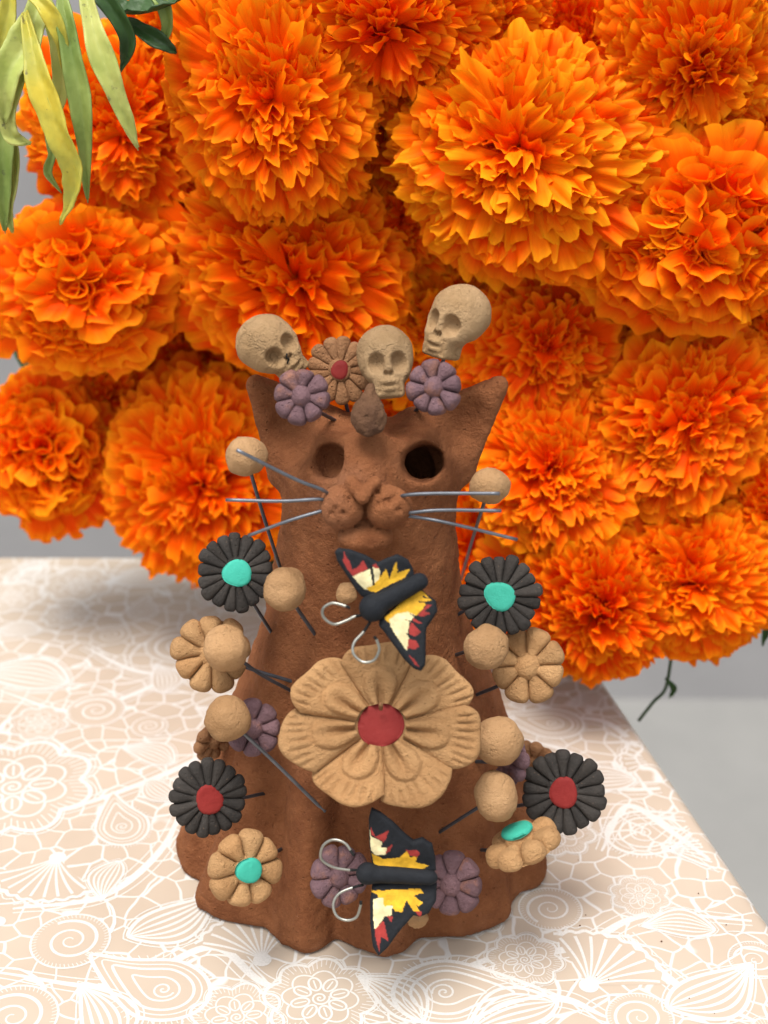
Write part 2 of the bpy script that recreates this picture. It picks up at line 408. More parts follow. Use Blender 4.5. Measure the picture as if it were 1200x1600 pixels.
def petal_mesh(N_, R, r0, h, m, seed, power=2.6, notch=.2, gap=1.03, dish=0.0, nu=17, nv=14, floor=.12):
    al = math.pi / N_ * gap; v = []
    for side in (0, 1):
        for i in range(nu):
            u = -1 + 2 * i / (nu - 1); u = math.sin(u * math.pi / 2)
            for j in range(nv):
                s = math.sin(j / (nv - 1) * math.pi / 2)
                ro = R * (1 - notch * abs(u) ** power)
                rr = r0 + (ro - r0) * s; a = al * u
                prof = (floor + (1 - floor) * max(0., 1 - abs(u) ** 2.6) ** .5) * max(0., 1 - s ** 6) ** .5
                z = h * prof * (.75 + .35 * s) if side == 0 else -h * .55 * prof
                z += dish * (rr / R) ** 2
                v.append((rr * math.sin(a), -z, rr * math.cos(a)))
    f = grid_faces(nu, nv) + grid_faces(nu, nv, off=nu * nv, flip=True)
    v = sculpt(v, f, .03 * R, 2.2 / R, seed)
    return new_mesh('petal', v, f, m)
def dome_mesh(name, r, h, m, seed, depth=.1, wob=.05, power=.5):
    nu, nv = 36, 12; v = []
    for i in range(nu):
        a = 2 * math.pi * i / nu
        rr = r * (1 + wob * math.sin(a * 2 + seed) + wob * .6 * math.sin(a * 3 + seed * 2.1))
        for j in range(nv):
            s = j / (nv - 3) if j < nv - 2 else 1.0
            y = -h * max(0., 1 - s ** 2.2) ** power + (depth if j == nv - 1 else 0)
            v.append((rr * s * math.cos(a), y, rr * s * math.sin(a)))
    v = sculpt(v, grid_faces(nu, nv, wrap=True), .012, 4, seed)
    return new_mesh(name, v, grid_faces(nu, nv, wrap=True), m)
def clay_flower(px, py, Y, rpx, N_, m, label, centre_m=None, paint=None, tilt=0, yaw=0, roll=0, h=.22, cr=.34, ch=.2, r0=.25, notch=.2, stem=None, seed=1, sx=1.0, dish=0., paint_r=.8, power=2.6, name='clay_flower', paint_off=(0, 0), lean=0):
    pt = P(px, py, Y); R = rpx * unit(pt)
    M = frame(pt, tilt, yaw, 0, 1.0, lean) @ Matrix.Diagonal((sx, 1, 1, 1)) @ Matrix.Rotation(math.radians(roll), 4, 'Y')
    flat_ = .34 if paint else .5; core = dome_mesh('flower_core', R * cr, ch * R, m, seed, depth=.1 * R, power=flat_)
    o = add(name, core, M, root, label)
    add('flower_back', dome_mesh('flower_back', R * (.90 - notch * .3), .05 * R, m, seed + 9, depth=.32 * h * R, wob=.0), M, o)
    vs = [petal_mesh(N_, R * k, R * r0, h * R, m, seed * 5 + q, notch=notch, dish=dish, power=power, floor=.42 if m == M_PURPLE else .22) for q, k in enumerate((1.0, .96, 1.03))]
    for i in range(N_):
        a = 2 * math.pi * i / N_ + rnd.uniform(-.03, .03)
        add('petal', vs[(i * 7 + seed) % 3], M @ Matrix.Translation((0, .0002 * rnd.uniform(-1, 1), 0)) @ Matrix.Rotation(a, 4, 'Y'), o)
    if paint:
        pm = dome_mesh('painted_centre', R * cr * paint_r, (.16 * ch + .03) * R, paint, seed + 2, depth=.05, wob=.07, power=.3)
        add('painted_centre', pm, M @ Matrix.Translation(Vector((paint_off[0] * R, -ch * R * .84, paint_off[1] * R)) * S), o)
    if stem:
        back = np.array(M @ Vector((0, .004 * 0, 0))) / S
        st = np.array(M @ (Vector((0, .05, 0)) * S)) / S
        stem_to(o, st, stem, M_WIRE_DARK)
    return o
def bead(px, py, Y, rpx, label, stem=None, seed=1, sq=(1, 1, 1), m=None, mw=None, mid=None):
    pt = P(px, py, Y); r = rpx * unit(pt)
    o = add('bead', ball_mesh('bead', r, m or M_BEAD, seed, sq), frame(pt), root, label)
    if stem: stem_to(o, pt, stem, mw or M_WIRE_DARK)
    return o

# skulls ---------------------------------------------------------------
def skull_mesh(seed, w=.72, tall=1.0):
    def fn(X, Y, Z):
        d = ell(X, Y, Z, (0, .12, .28), (w, .80, .70 * tall))
        d = smin(d, ell(X, Y, Z, (0, -.18, -.10), (w * .86, .55, .42)), .25)
        d = smin(d, ell(X, Y, Z, (-.36, -.38, -.30), (.17, .26, .16)), .14)
        d = smin(d, ell(X, Y, Z, (.36, -.38, -.30), (.17, .26, .16)), .14)
        jx, jy, jz = np.abs(X) - .27, np.abs(Y + .34) - .26, np.abs(Z + .58) - .20
        q = np.sqrt(np.maximum(jx, 0) ** 2 + np.maximum(jy, 0) ** 2 + np.maximum(jz, 0) ** 2) + np.minimum(np.maximum(jx, np.maximum(jy, jz)), 0) - .11
        d = smin(d, q, .16)
        for s in (-1, 1):
            d = smax(d, -ell(X, Y, Z, (s * .30, -.76, .0), (.245, .40, .265)), .07)
        for s in (-1, 1): d = smax(d, -ell(X, Y, Z, (s * .06, -.80, -.27), (.07, .20, .11)), .03)
        # brow bridge and teeth
        d = smin(d, caps(X, Y, Z, (0, -.60, .05), (0, -.68, -.16), .085), .08)
        d = smin(d, ell(X, Y, Z, (0, -.68, -.49), (.34, .14, .085)), .03)
        d = smin(d, ell(X, Y, Z, (0, -.65, -.68), (.30, .14, .085)), .03)
        for k in range(-3, 4): d = smax(d, -caps(X, Y, Z, (k * .095, -.90 + .05 * abs(k) , -.43), (k * .088, -.86 + .05 * abs(k), -.76), .045), .02)
        d = smax(d, -caps(X, Y, Z, (-.36, -.80, -.585), (.36, -.80, -.585), .045), .02)
        return d
    v, f = nets(fn, (-1., -1.15, -1.05), (1., 1.15, 1.25), .027)
    v = relax(v, f, 1, .3); n = normals(v, f)
    v = v + n * (.028 * fbm(v, 1.8, seed) + .012 * fbm(v, 5, seed))[:, None]
    return new_mesh('skull', v, f, M_BUFF)
def skull(px, py, Y, hpx, label, tilt, yaw, roll, seed, stem, w=.72):
    pt = P(px, py, Y); k = hpx * unit(pt) / 1.95
    o = add('skull', skull_mesh(seed, w), frame(pt, tilt, yaw, roll, k), root, label)
    stem_to(o, pt, stem, M_WIRE_DARK)
    return o
skA = skull(424, 545, -.3, 112, 'buff clay skull tipped over to the right above the left ear, with an inked crack beside its nose', -8, 30, -42, 3, (-1.9, .3, 13.4), .80)
skB = skull(603, 568, -.6, 120, 'buff clay skull facing the front above the middle of the head', -2, 4, -4, 8, (-.3, .2, 13.7))
skC = skull(713, 505, .2, 122, 'buff clay skull raised highest and turned to the left above the right ear', -4, -38, 17, 15, (1.0, .4, 13.7))
ik = [np.array(q) for q in ((-.02, -.82, -.12), (-.10, -.80, -.20), (-.07, -.80, -.27), (-.16, -.72, -.36))]
v, f = tube(bez(ik, 5), .022, 6); add('ink_mark', new_mesh('ink_mark', v, f, M_INK), WORLD[skA], skA)

# flowers --------------------------------------------------------------
clay_flower(531, 579, .25, 54, 13, M_BROWNTAN, 'pale brown clay daisy with a small red centre between two skulls', paint=M_RED, cr=.36, ch=.24, h=.16, notch=.12, seed=3, stem=(-.9, .5, 13.6), paint_r=.74, roll=8)
clay_flower(471, 620, -1.8, 45, 8, M_PURPLE, 'purple clay flower in front of the left ear', cr=.42, ch=.62, h=.50, notch=.13, power=4, r0=.30, seed=4, stem=(522, 656), roll=10)
clay_flower(679, 606, -1.6, 44, 8, M_PURPLE, 'purple clay flower with orange wear beside the right ear', cr=.42, ch=.62, h=.50, notch=.13, power=4, r0=.30, seed=5, stem=(650, 641), yaw=-8, roll=-8)
def teardrop():
    def fn(X, Y, Z):
        d = smin(ell(X, Y, Z, (0, 0, -.22), (.40, .24, .42)), caps(X, Y, Z, (0, 0, 0), (.03, 0, .58), .30, .08), .22)
        return d
    v, f = nets(fn, (-.7, -.5, -.85), (.7, .5, .9), .04); n = normals(v, f)
    v = v + n * (.06 * fbm(v, 2.4, 5) + .035 * vnoise(v, 7, 2))[:, None]
    return new_mesh('teardrop_ornament', v, f, M_DROP)
add('teardrop_ornament', teardrop(), frame(P(576, 641, -2.25), 8, 0, 2), root, 'rough dark brown clay drop on the forehead')

clay_flower(368, 894, -2.2, 63, 17, M_BLACK, 'black clay daisy with a turquoise centre under the left whiskers', paint=M_TEAL, cr=.42, ch=.17, h=.17, notch=.10, seed=6, stem=(424, 988), yaw=10, sx=.96, paint_r=.86, paint_off=(.03, -.02), power=4)
clay_flower(781, 931, -2.2, 65, 18, M_BLACK, 'black clay daisy with a turquoise centre under the right whiskers', paint=M_TEAL, cr=.42, ch=.17, h=.17, notch=.10, seed=7, stem=(716, 960), yaw=-6, paint_r=.86, power=4)
clay_flower(325, 1246, -4.2, 64, 17, M_BLACK, 'black clay daisy with a dark red centre at the lower left', paint=M_RED, cr=.44, ch=.18, h=.19, notch=.10, seed=8, stem=(412, 1240), yaw=14, sx=.96, paint_r=.82, paint_off=(.02, -.02), power=3, tilt=-8)
clay_flower(881, 1237, -3.2, 66, 17, M_BLACK, 'black clay daisy with a dark red centre at the lower right', paint=M_RED, cr=.42, ch=.18, h=.19, notch=.10, seed=9, stem=(792, 1262), yaw=-10, paint_r=.84, paint_off=(0, .0), power=4)
clay_flower(330, 1021, -2.6, 62, 9, M_TAN, 'plain tan clay flower with a bead in front of its middle, left of the large flower', cr=.40, ch=.34, h=.36, notch=.15, power=4, seed=10, stem=(454, 1064), yaw=8, r0=.22)
clay_flower(824, 1040, -2.4, 60, 8, M_TAN, 'plain tan clay flower below the right turquoise daisy', cr=.38, ch=.40, h=.34, notch=.15, power=4, seed=11, stem=(746, 1085), yaw=-6, roll=20)
clay_flower(382, 1356, -5.3, 62, 8, M_TAN, 'tan clay flower with a turquoise centre facing out at the lower left', paint=M_TEAL, cr=.40, ch=.40, h=.36, notch=.15, power=4, seed=12, stem=(440, 1327), yaw=26, sx=.98, paint_off=(.0, 0), paint_r=.85, roll=12)
clay_flower(818, 1322, -5.0, 62, 7, M_TAN, 'tan clay flower with a turquoise centre seen edge on at the lower right', paint=M_TEAL, cr=.42, ch=.55, h=.36, notch=.2, dish=.0, seed=13, stem=(752, 1328), tilt=78, yaw=0, roll=12, paint_r=.95, lean=-24)
clay_flower(394, 1137, -3.4, 45, 8, M_PURPLE, 'purple clay flower half behind a bead on the left flank', cr=.42, ch=.62, h=.50, notch=.13, power=4, r0=.30, seed=14, stem=(452, 1150), yaw=8)
clay_flower(800, 1187, -3.3, 42, 8, M_PURPLE, 'purple clay flower turned away between two beads on the right', cr=.42, ch=.45, h=.36, notch=.22, seed=15, stem=(745, 1190), yaw=-62, tilt=8)
clay_flower(529, 1368, -5.35, 50, 8, M_PURPLE, 'purple clay flower behind the antennae of the lower butterfly', cr=.40, ch=.5, h=.42, notch=.13, power=4, r0=.30, seed=16, stem=(530, 1368), yaw=6, roll=18, sx=.92)
clay_flower(706, 1380, -5.0, 50, 8, M_PURPLE, 'purple clay flower behind the tail of the lower butterfly', cr=.40, ch=.5, h=.42, notch=.13, power=4, r0=.30, seed=17, stem=(705, 1380), yaw=-10, roll=4)
clay_flower(332, 1156, -1.0, 36, 8, M_BROWNTAN, 'brown clay flower seen past the left edge of the skirt, behind a bead', cr=.4, ch=.4, h=.3, notch=.2, seed=18, stem=(-3.6, -.4, 4.2), yaw=40, tilt=-30)
clay_flower(838, 1192, .2, 38, 8, M_BROWNTAN, 'brown clay flower half behind the lower right black daisy', cr=.4, ch=.4, h=.3, notch=.2, seed=19, stem=(3.4, .4, 3.6), yaw=-40, tilt=-20)

# beads ----------------------------------------------------------------
bead(384, 712, -1.9, 33, 'clay bead highest on the left, under the end of a whisker', (438, 888), 1, (1, 1, .96))
bead(765, 759, -1.7, 32, 'flattened clay bead highest on the right, behind a whisker tip', (722, 900), 2, (1, 1, .9))
bead(445, 921, -3.2, 34, 'clay bead beside the left turquoise daisy', (490, 988), 3, (1, 1, 1.02))
bead(353, 1013, -3.6, 36, 'smooth clay bead in front of the plain tan flower', (452, 1078), 4)
bead(356, 1123, -4.3, 35, 'clay bead on a long wire in front of the left purple flower', (490, 1251), 5, (1, 1, 1.02), mw=M_WIRE)
bead(760, 1011, -3.3, 34, 'smooth clay bead below the right turquoise daisy', (713, 1023), 6, (1, 1, 1.04))
bead(779, 1158, -4.1, 38, 'largest clay bead touching the right edge of the big flower', (742, 1120), 7)
bead(775, 1244, -4.7, 36, 'egg shaped clay bead on a curved wire under the right purple flower', (690, 1298), 8, (.95, 1, 1.12))
bead(541, 927, -3.0, 17, 'small clay bead half behind the upper butterfly', (548, 935), 9)
bead(652, 1434, -5.2, 17, 'small clay bead half behind the lower butterfly', (655, 1436), 10)

# the large flower -----------------------------------------------------
def big_petal(k, R, r0):
    nu, nv = 60, 56; N_ = 7; al = math.pi / N_ * 1.06; v = []
    rs = np.random.RandomState(40 + k); ph = rs.uniform(-1, 1); wl_ = rs.uniform(.9, 1.1)
    U = np.sin(np.linspace(-1, 1, nu) * np.pi / 2)[:, None] * np.ones((1, nv)); Sg = np.sin(np.linspace(0, 1, nv) * np.pi / 2)[None, :] * np.ones((nu, 1))
    ro = R * (1 - .15 * np.abs(U) ** 3.0 + .02 * np.sin(U * 5 + ph * 3)); rr = r0 + (ro - r0) * Sg; a = al * U
    t = (rr - r0) / (R - r0)
    edge = np.clip(1 - np.abs(U) ** 5, 0, 1) ** .5 * np.clip(1 - Sg ** 9, 0, 1) ** .5
    z = .26 * edge
    x2 = U * .95; inner = (x2 / .74) ** 2 + ((t - .18) / .40) ** 2
    z += .14 * (1 / (1 + np.exp((inner - 1) * 9))) * edge                      # the raised inner lobe
    z -= .05 * np.exp(-((inner - 1.12) / .13) ** 2) * edge                      # its pressed outline
    z -= .27 * np.exp(-((U - .12 * ph) / .20) ** 2 - ((t - .10) / .30) ** 2)   # thumb hollow
    for q in range(7):
        uc = (q - 3) * .235 + rs.uniform(-.03, .03); s0 = .63 + .05 * abs(q - 3) * .5 + rs.uniform(-.03, .03)
        w_ = np.exp(-((U - uc) / .040) ** 2)
        z -= .11 * w_ * (1 / (1 + np.exp(-(t - s0) * 45))) * (1 / (1 + np.exp((t - s0 - .27) * 40))) * edge
    zz = z + (.48 + .05 * np.sin(U * 2.6 + ph * 3)) * t ** 1.5
    top = np.stack([rr * np.sin(a), -zz, rr * np.cos(a)], -1).reshape(-1, 3)
    zb = -.20 * edge + (.48 + .05 * np.sin(U * 2.6 + ph * 3)) * t ** 1.5
    bot = np.stack([rr * np.sin(a), -zb, rr * np.cos(a)], -1).reshape(-1, 3)
    vv = np.concatenate([top, bot]); f = grid_faces(nu, nv) + grid_faces(nu, nv, off=nu * nv, flip=True)
    vv = sculpt(vv, f, .035, 1.1, k * 3.); vv = sculpt(vv, f, .012, 5, k * 5.)
    return new_mesh('petal', vv, f, M_TAN)
bp = P(595, 1133, -4.7); UB = unit(bp); RBIG = 152 * UB
BM = frame(bp, 9, 0, 0) @ Matrix.Diagonal((1.04, 1, .86, 1))
bigf = add('large_clay_flower', dome_mesh('large_clay_flower', 50 * UB, .10, M_TAN, 2, depth=.3, wob=.02), BM @ Matrix.Translation((0, -.0010, 0)), root, 'largest flower, seven broad scored tan petals round a dark red centre on the chest')
for k, a in enumerate((100, 49, -3, -54, -105, -157, -208)):
    add('petal', big_petal(k, RBIG * (1, 1.0, .97, .97, 1.0, .98, 1.02)[k], 38 * UB), BM @ Matrix.Rotation(math.radians(a), 4, 'Y') @ Matrix.Rotation(math.radians(7), 4, 'Z'), bigf)
add('painted_centre', dome_mesh('painted_centre', 36 * UB, .05, M_RED, 7, depth=.06, wob=.03), BM @ Matrix.Translation(Vector((0, -.19, 0)) * S) @ Matrix.Diagonal((.95, 1, 1.12, 1)), bigf)
tb = frame(P(595, 1102, -4.95)); v_, f_ = tube([(0, .1, -.1), (0, -.05, .02), (.0, -.14, .04)], .055, 8)
add('clay_crumb', new_mesh('clay_crumb', v_, f_, M_BROWNTAN), tb, bigf)
stem_to(bigf, bp + np.array([0, .2, 0]), (592, 1135), M_WIRE_DARK, .07)

# butterflies ----------------------------------------------------------
def inpoly(x, z, poly):
    c = np.zeros(x.shape, bool); n = len(poly)
    for i in range(n):
        x1, z1 = poly[i]; x2, z2 = poly[(i + 1) % n]
        cond = ((z1 > z) != (z2 > z)); xi = (x2 - x1) * (z - z1) / (z2 - z1 + 1e-9) + x1
        c ^= cond & (x < xi)
    return c
def poly_sdf(x, z, poly):
    dm = None
    for i in range(len(poly)):
        a, b = poly[i], poly[(i + 1) % len(poly)]
        ex, ez = b[0] - a[0], b[1] - a[1]; wx, wz = x - a[0], z - a[1]
        t = np.clip((wx * ex + wz * ez) / (ex * ex + ez * ez + 1e-9), 0, 1)
        dd = np.sqrt((wx - ex * t) ** 2 + (wz - ez * t) ** 2); dm = dd if dm is None else np.minimum(dm, dd)
    return np.where(inpoly(x, z, poly), -dm, dm)
BLK, YEL, CRM, REDP, TANP = (.016, .018, .022), (.80, .45, .035), (.86, .76, .44), (.36, .045, .040), (.50, .30, .15)
def butterfly(cx, cy, Y, head, tail, hr, br, wings, paints, label, ants, tilt=0, seed=1):
    pt = P(cx, cy, Y); u = unit(pt); M = frame(pt, tilt)
    L = lambda q: ((q[0] - cx) * u, -(q[1] - cy) * u)
    h, t = L(head), L(tail)
    def torso(X, Y_, Z):
        return smin(sph(X, Y_, Z, (h[0], -.12, h[1]), hr * u), caps(X, Y_, Z, (h[0], -.10, h[1]), (t[0], -.16, t[1]), br * u, br * u * .85), .10)
    lo = (min(h[0], t[0]) - .7, -1.0, min(h[1], t[1]) - .7); hi = (max(h[0], t[0]) + .7, .7, max(h[1], t[1]) + .7)
    v, f = nets(torso, lo, hi, .035); n = normals(v, f); v = v + n * (.02 * fbm(v, 2, seed))[:, None]
    def painted(name, v, f, paints):
        me = new_mesh(name, v, f, M_PAINT)
        vv = np.empty(len(me.vertices) * 3); me.vertices.foreach_get('co', vv); vv = vv.reshape(-1, 3) / S
        x, y, z = vv[:, 0], vv[:, 1], vv[:, 2]
        col = np.tile(np.array((*BLK, 1.)), (len(vv), 1)); jx = x + .012 * vnoise(vv, 9, 3); jz = z + .012 * vnoise(vv, 9, 8)
        nrm = normals(vv, f)
        for pc, poly in paints:
            pl = [L(q) for q in poly]; m_ = inpoly(jx, jz, pl) & (nrm[:, 1] < .2)
            k = (.86 + .22 * vnoise(vv * np.array([1, 1, 1]), 5, 5))[:, None]
            cc = np.clip(np.array(pc)[None, :] * k, 0, 1)
            col[m_, :3] = cc[m_]
        back = nrm[:, 1] > .75; col[back, :3] = TANP
        ca = me.color_attributes.new('paint', 'FLOAT_COLOR', 'POINT'); ca.data.foreach_set('color', col.ravel().astype(np.float32))
        return me
    o = add('butterfly', painted('butterfly', v, f, []), M, root, label)
    ax = np.array([t[0] - h[0], t[1] - h[1]]); ax /= np.linalg.norm(ax); nx = np.array([-ax[1], ax[0]])
    for wi, wpoly in enumerate(wings):
        pl = [L(q) for q in wpoly]; xs = [q[0] for q in pl]; zs = [q[1] for q in pl]
        def wing(X, Y_, Z):
            dist = np.abs((X - h[0]) * nx[0] + (Z - h[1]) * nx[1])
            d2 = poly_sdf(X, Z, pl) + .10
            yc = .02 - .16 * dist + .05 * np.exp(-((dist - .3) / .2) ** 2)
            dy = np.abs(Y_ - yc) - .035
            return np.sqrt(np.maximum(d2, 0) ** 2 + np.maximum(dy, 0) ** 2) + np.minimum(np.maximum(d2, dy), 0) - .10
        v, f = nets(wing, (min(xs) - .2, -.8, min(zs) - .2), (max(xs) + .2, .45, max(zs) + .2), .023)
        v = relax(v, f, 1, .4); n = normals(v, f); v = v + n * (.022 * fbm(v, 2.0, seed + wi))[:, None]
        add('wing', painted('wing', v, f, paints[wi]), M, o)
    for ap in ants:
        p3 = [(L(q)[0], -.10 - .35 * (i / (len(ap) - 1)) , L(q)[1]) for i, q in enumerate(ap)]
        q3 = bez(p3, 7); v, f = tube(q3, .036, 8); nA = len(q3)
        me = new_mesh('antenna', v, f, M_WIRE_PALE); me.materials.append(M_INK)
        for p_ in me.polygons:
            ring = min(p_.vertices) // 8
            if ring < nA * .12 or ring > nA * .90: p_.material_index = 1
        add('antenna', me, M, o)
    stem_to(o, pt, (cx, cy), M_WIRE_DARK)
    return o
Z2 = lambda pts: [(480 + x / 3.5567, 820 + y / 3.5556) for x, y in pts]
Z5 = lambda pts: [(460 + x / 2.857, 1230 + y / 2.857) for x, y in pts]
butterfly(604, 950, -5.0, (582.5, 949), (655, 908), 22, 16,
    [Z2([(155, 150), (175, 128), (240, 135), (320, 165), (395, 205), (440, 180), (500, 160), (560, 190), (590, 240), (600, 285), (560, 330), (400, 400), (350, 420), (300, 400), (270, 360), (215, 270), (170, 200)]),
     Z2([(400, 520), (450, 480), (560, 400), (620, 330), (655, 375), (715, 420), (722, 480), (690, 530), (662, 570), (655, 660), (655, 770), (630, 805), (590, 790), (540, 740), (480, 665), (430, 600), (395, 560)])],
    [[(CRM, Z2([(250, 275), (300, 262), (340, 250), (350, 240), (372, 335), (375, 355), (365, 372), (320, 355), (285, 325)])),
      (YEL, Z2([(330, 350), (370, 335), (372, 230), (395, 235), (407, 292), (440, 240), (455, 300), (480, 232), (497, 200), (500, 265), (572, 242), (540, 292), (480, 320), (430, 345), (380, 372), (345, 366)])),
      (CRM, Z2([(365, 232), (395, 232), (405, 262), (398, 300), (375, 320)])),
      (REDP, Z2([(205, 150), (232, 195), (250, 245), (272, 240), (315, 195), (338, 245), (300, 262), (255, 282), (225, 245), (202, 200)])),
      (REDP, Z2([(362, 225), (382, 210), (405, 240), (385, 240), (372, 235)])),
      (BLK, Z2([(338, 190), (352, 200), (378, 335), (366, 335)]))],
     [(YEL, Z2([(430, 515), (480, 468), (620, 345), (632, 362), (690, 415), (640, 425), (660, 440), (605, 500), (560, 500), (540, 520), (470, 560)])),
      (CRM, Z2([(455, 525), (500, 490), (560, 480), (600, 500), (565, 540), (560, 600), (565, 640), (555, 695), (500, 620), (462, 560)])),
      (REDP, Z2([(665, 440), (690, 440), (650, 475), (682, 490), (640, 505), (612, 497)])),
      (REDP, Z2([(590, 515), (640, 545), (590, 545), (628, 590), (600, 615), (562, 610), (568, 555)])),
      (REDP, Z2([(562, 630), (600, 635), (622, 665), (600, 685), (555, 682)])),
      (REDP, Z2([(560, 712), (600, 745), (625, 785), (600, 770)])),
      (BLK, Z2([(565, 488), (620, 510), (640, 540), (590, 505)])), (BLK, Z2([(535, 520), (590, 530), (645, 560), (580, 540)])), (BLK, Z2([(548, 595), (590, 612), (620, 628), (560, 612)])),
      (BLK, Z2([(620, 420), (665, 428), (668, 433), (622, 430)])), (BLK, Z2([(640, 392), (672, 402), (675, 408), (640, 400)]))]],
    'painted clay butterfly flying up to the right below the muzzle',
    [Z2([(320, 500), (270, 505), (215, 530), (150, 548), (95, 510), (92, 460), (140, 430), (200, 440), (240, 455)]),
     Z2([(360, 520), (315, 590), (262, 650), (258, 710), (310, 755), (370, 745), (400, 690), (390, 640), (374, 612)])], seed=3)
butterfly(620, 1372, -6.3, (574, 1362), (672, 1367), 17, 14,
    [Z5([(345, 65), (380, 85), (440, 135), (500, 200), (530, 225), (570, 212), (615, 240), (628, 300), (635, 370), (600, 380), (420, 385), (370, 370), (345, 330), (335, 250), (332, 120)]),
     Z5([(350, 430), (420, 420), (600, 415), (635, 430), (632, 500), (600, 555), (560, 570), (530, 565), (480, 620), (420, 700), (375, 742), (350, 700), (338, 600), (338, 500)])],
    [[(YEL, Z5([(345, 280), (362, 290), (400, 310), (470, 300), (500, 265), (515, 300), (550, 290), (540, 325), (600, 340), (565, 360), (470, 355), (390, 350), (355, 335)])),
      (CRM, Z5([(338, 165), (345, 200), (395, 225), (385, 250), (425, 255), (405, 285), (365, 290), (342, 265)])),
      (REDP, Z5([(340, 148), (362, 200), (425, 165), (400, 225), (375, 212), (345, 190)])), (REDP, Z5([(415, 250), (440, 232), (425, 270), (405, 280)])),
      (REDP, Z5([(495, 262), (512, 262), (545, 262), (560, 280), (545, 300), (515, 290)]))],
     [(YEL, Z5([(325, 455), (400, 452), (560, 448), (575, 465), (530, 475), (575, 505), (555, 520), (540, 510), (560, 545), (530, 540), (500, 490), (480, 545), (450, 540), (430, 510), (420, 560), (385, 520), (370, 470)])),
      (CRM, Z5([(352, 490), (395, 480), (402, 520), (440, 515), (432, 560), (400, 565), (385, 590), (358, 625), (352, 560)])),
      (REDP, Z5([(358, 622), (398, 580), (420, 670), (385, 650), (378, 720), (365, 670)])), (REDP, Z5([(415, 565), (440, 560), (432, 590)])), (REDP, Z5([(535, 540), (570, 545), (560, 572)]))]],
    'painted clay butterfly with wings spread above the front hem, head to the left',
    [Z5([(290, 362), (240, 358), (170, 340), (122, 300), (130, 240), (175, 208), (230, 222), (268, 275)]),
     Z5([(310, 430), (260, 440), (200, 465), (175, 510), (190, 560), (235, 578), (278, 560), (295, 510), (298, 482)])], tilt=-6, seed=9)

# whiskers -------------------------------------------------------------
def whisker(pts, r=.044):
    a = np.array(pts); v, f = tube(bez(a - np.array([AX, AY, 0]), 8), r, 8)
    add('whisker', new_mesh('whisker', v, f, M_WIRE), ROOTM, root)
whisker([P(520, 778, -3.2), P(503, 765, -3.5), P(460, 748, -3.7), P(370, 703, -4.0)])
whisker([P(515, 784, -3.2), P(497, 780, -3.5), P(440, 783, -3.5), P(353, 781, -3.3)])
whisker([P(515, 795, -3.2), P(500, 799, -3.5), P(450, 814, -3.6), P(388, 837, -3.5)])
whisker([P(620, 782, -3.2), P(632, 774, -3.5), P(680, 771, -3.7), P(781, 771, -4.1)])
whisker([P(625, 803, -3.2), P(643, 801, -3.5), P(690, 797, -3.6), P(783, 798, -3.5)])
whisker([P(625, 806, -3.2), P(643, 807, -3.4), P(700, 817, -3.6), P(808, 843, -3.4)])

# ------------------------------------------------------------------ table, cloth, floor, wall
e1, e2 = T(1200, 1430), T(960, 1080)
edir = (e2 - e1) / np.linalg.norm(e2 - e1)
def edge_at(y): return e1 + (e2 - e1) * ((y - e1[1]) / (e2[1] - e1[1]))
YB = T(100, 872)[1]
NEAR, LEFT = -22.0, -42.0
def cloth():
    ys = np.linspace(NEAR, YB, 180); v = []; prof = []
    rr = .5
    for q in range(9):
        a = q / 8 * math.pi / 2; prof.append((rr * math.sin(a) - rr, rr * math.cos(a) - rr))
    prof += [(0.0, -3), (.1, -8), (.05, -16), (.3, -24)]
    nI = 110
    for y in ys:
        ex = edge_at(y)[0]
        row = [(LEFT + (ex - rr - LEFT) * i / nI, y, 0) for i in range(nI)]
        row += [(ex + a, y, z) for a, z in prof]; v += row
    nv = nI + len(prof); v = np.array(v)
    top = v[:, 2] > -.001
    v[:, 2] += np.where(top, .0, 0)
    v[:, 0] += np.where(v[:, 2] < -1, .5 * np.sin(v[:, 1] * .5) * np.clip(-v[:, 2] / 20, 0, 1), 0)
    return v, grid_faces(len(ys), nv, flip=True)
m, nt, b = mat('lace_print_cloth')
tc = nt.nodes.new('ShaderNodeTexCoord'); co = tc.outputs['Object']
n0 = noise(nt, co, 25, 3); wv = mixc(nt, .010, co, n0.outputs['Color'], 'ADD')
PEACH1, PEACH2 = (.485, .405, .325), (.43, .355, .28)
np_ = noise(nt, co, 18, 3); peach = ramp(nt, np_.outputs[0], [(.35, PEACH2), (.65, PEACH1)]).outputs[0]
vo = nt.nodes.new('ShaderNodeTexVoronoi'); vo.feature = 'DISTANCE_TO_EDGE'; vo.inputs['Scale'].default_value = 125; vo.inputs['Randomness'].default_value = .8
nt.links.new(wv, vo.inputs['Vector'])
ln = ramp(nt, vo.outputs['Distance'], [(.025, (1, 1, 1)), (.05, (0, 0, 0))])
fz = noise(nt, co, 1800, 2); fzr = ramp(nt, fz.outputs[0], [(.35, (.93, .93, .93)), (.65, (1, 1, 1))])
colr = mixc(nt, ln.outputs[0], peach, (.60, .585, .56)); 
nt.links.new(colr, b.inputs['Base Color']); b.inputs['Roughness'].default_value = .6; b.inputs['Specular IOR Level'].default_value = .3
bu = nt.nodes.new('ShaderNodeBump'); bu.inputs['Strength'].default_value = .35; bu.inputs['Distance'].default_value = .0006
wk = noise(nt, co, 30, 4); hh = mixc(nt, .25, wk.outputs[0], ln.outputs[0]); nt.links.new(hh, bu.inputs['Height']); nt.links.new(bu.outputs[0], b.inputs['Normal'])
M_CLOTH = m
m, nt, b = mat('white_lace_ink'); co = nt.nodes.new('ShaderNodeTexCoord').outputs['Object']
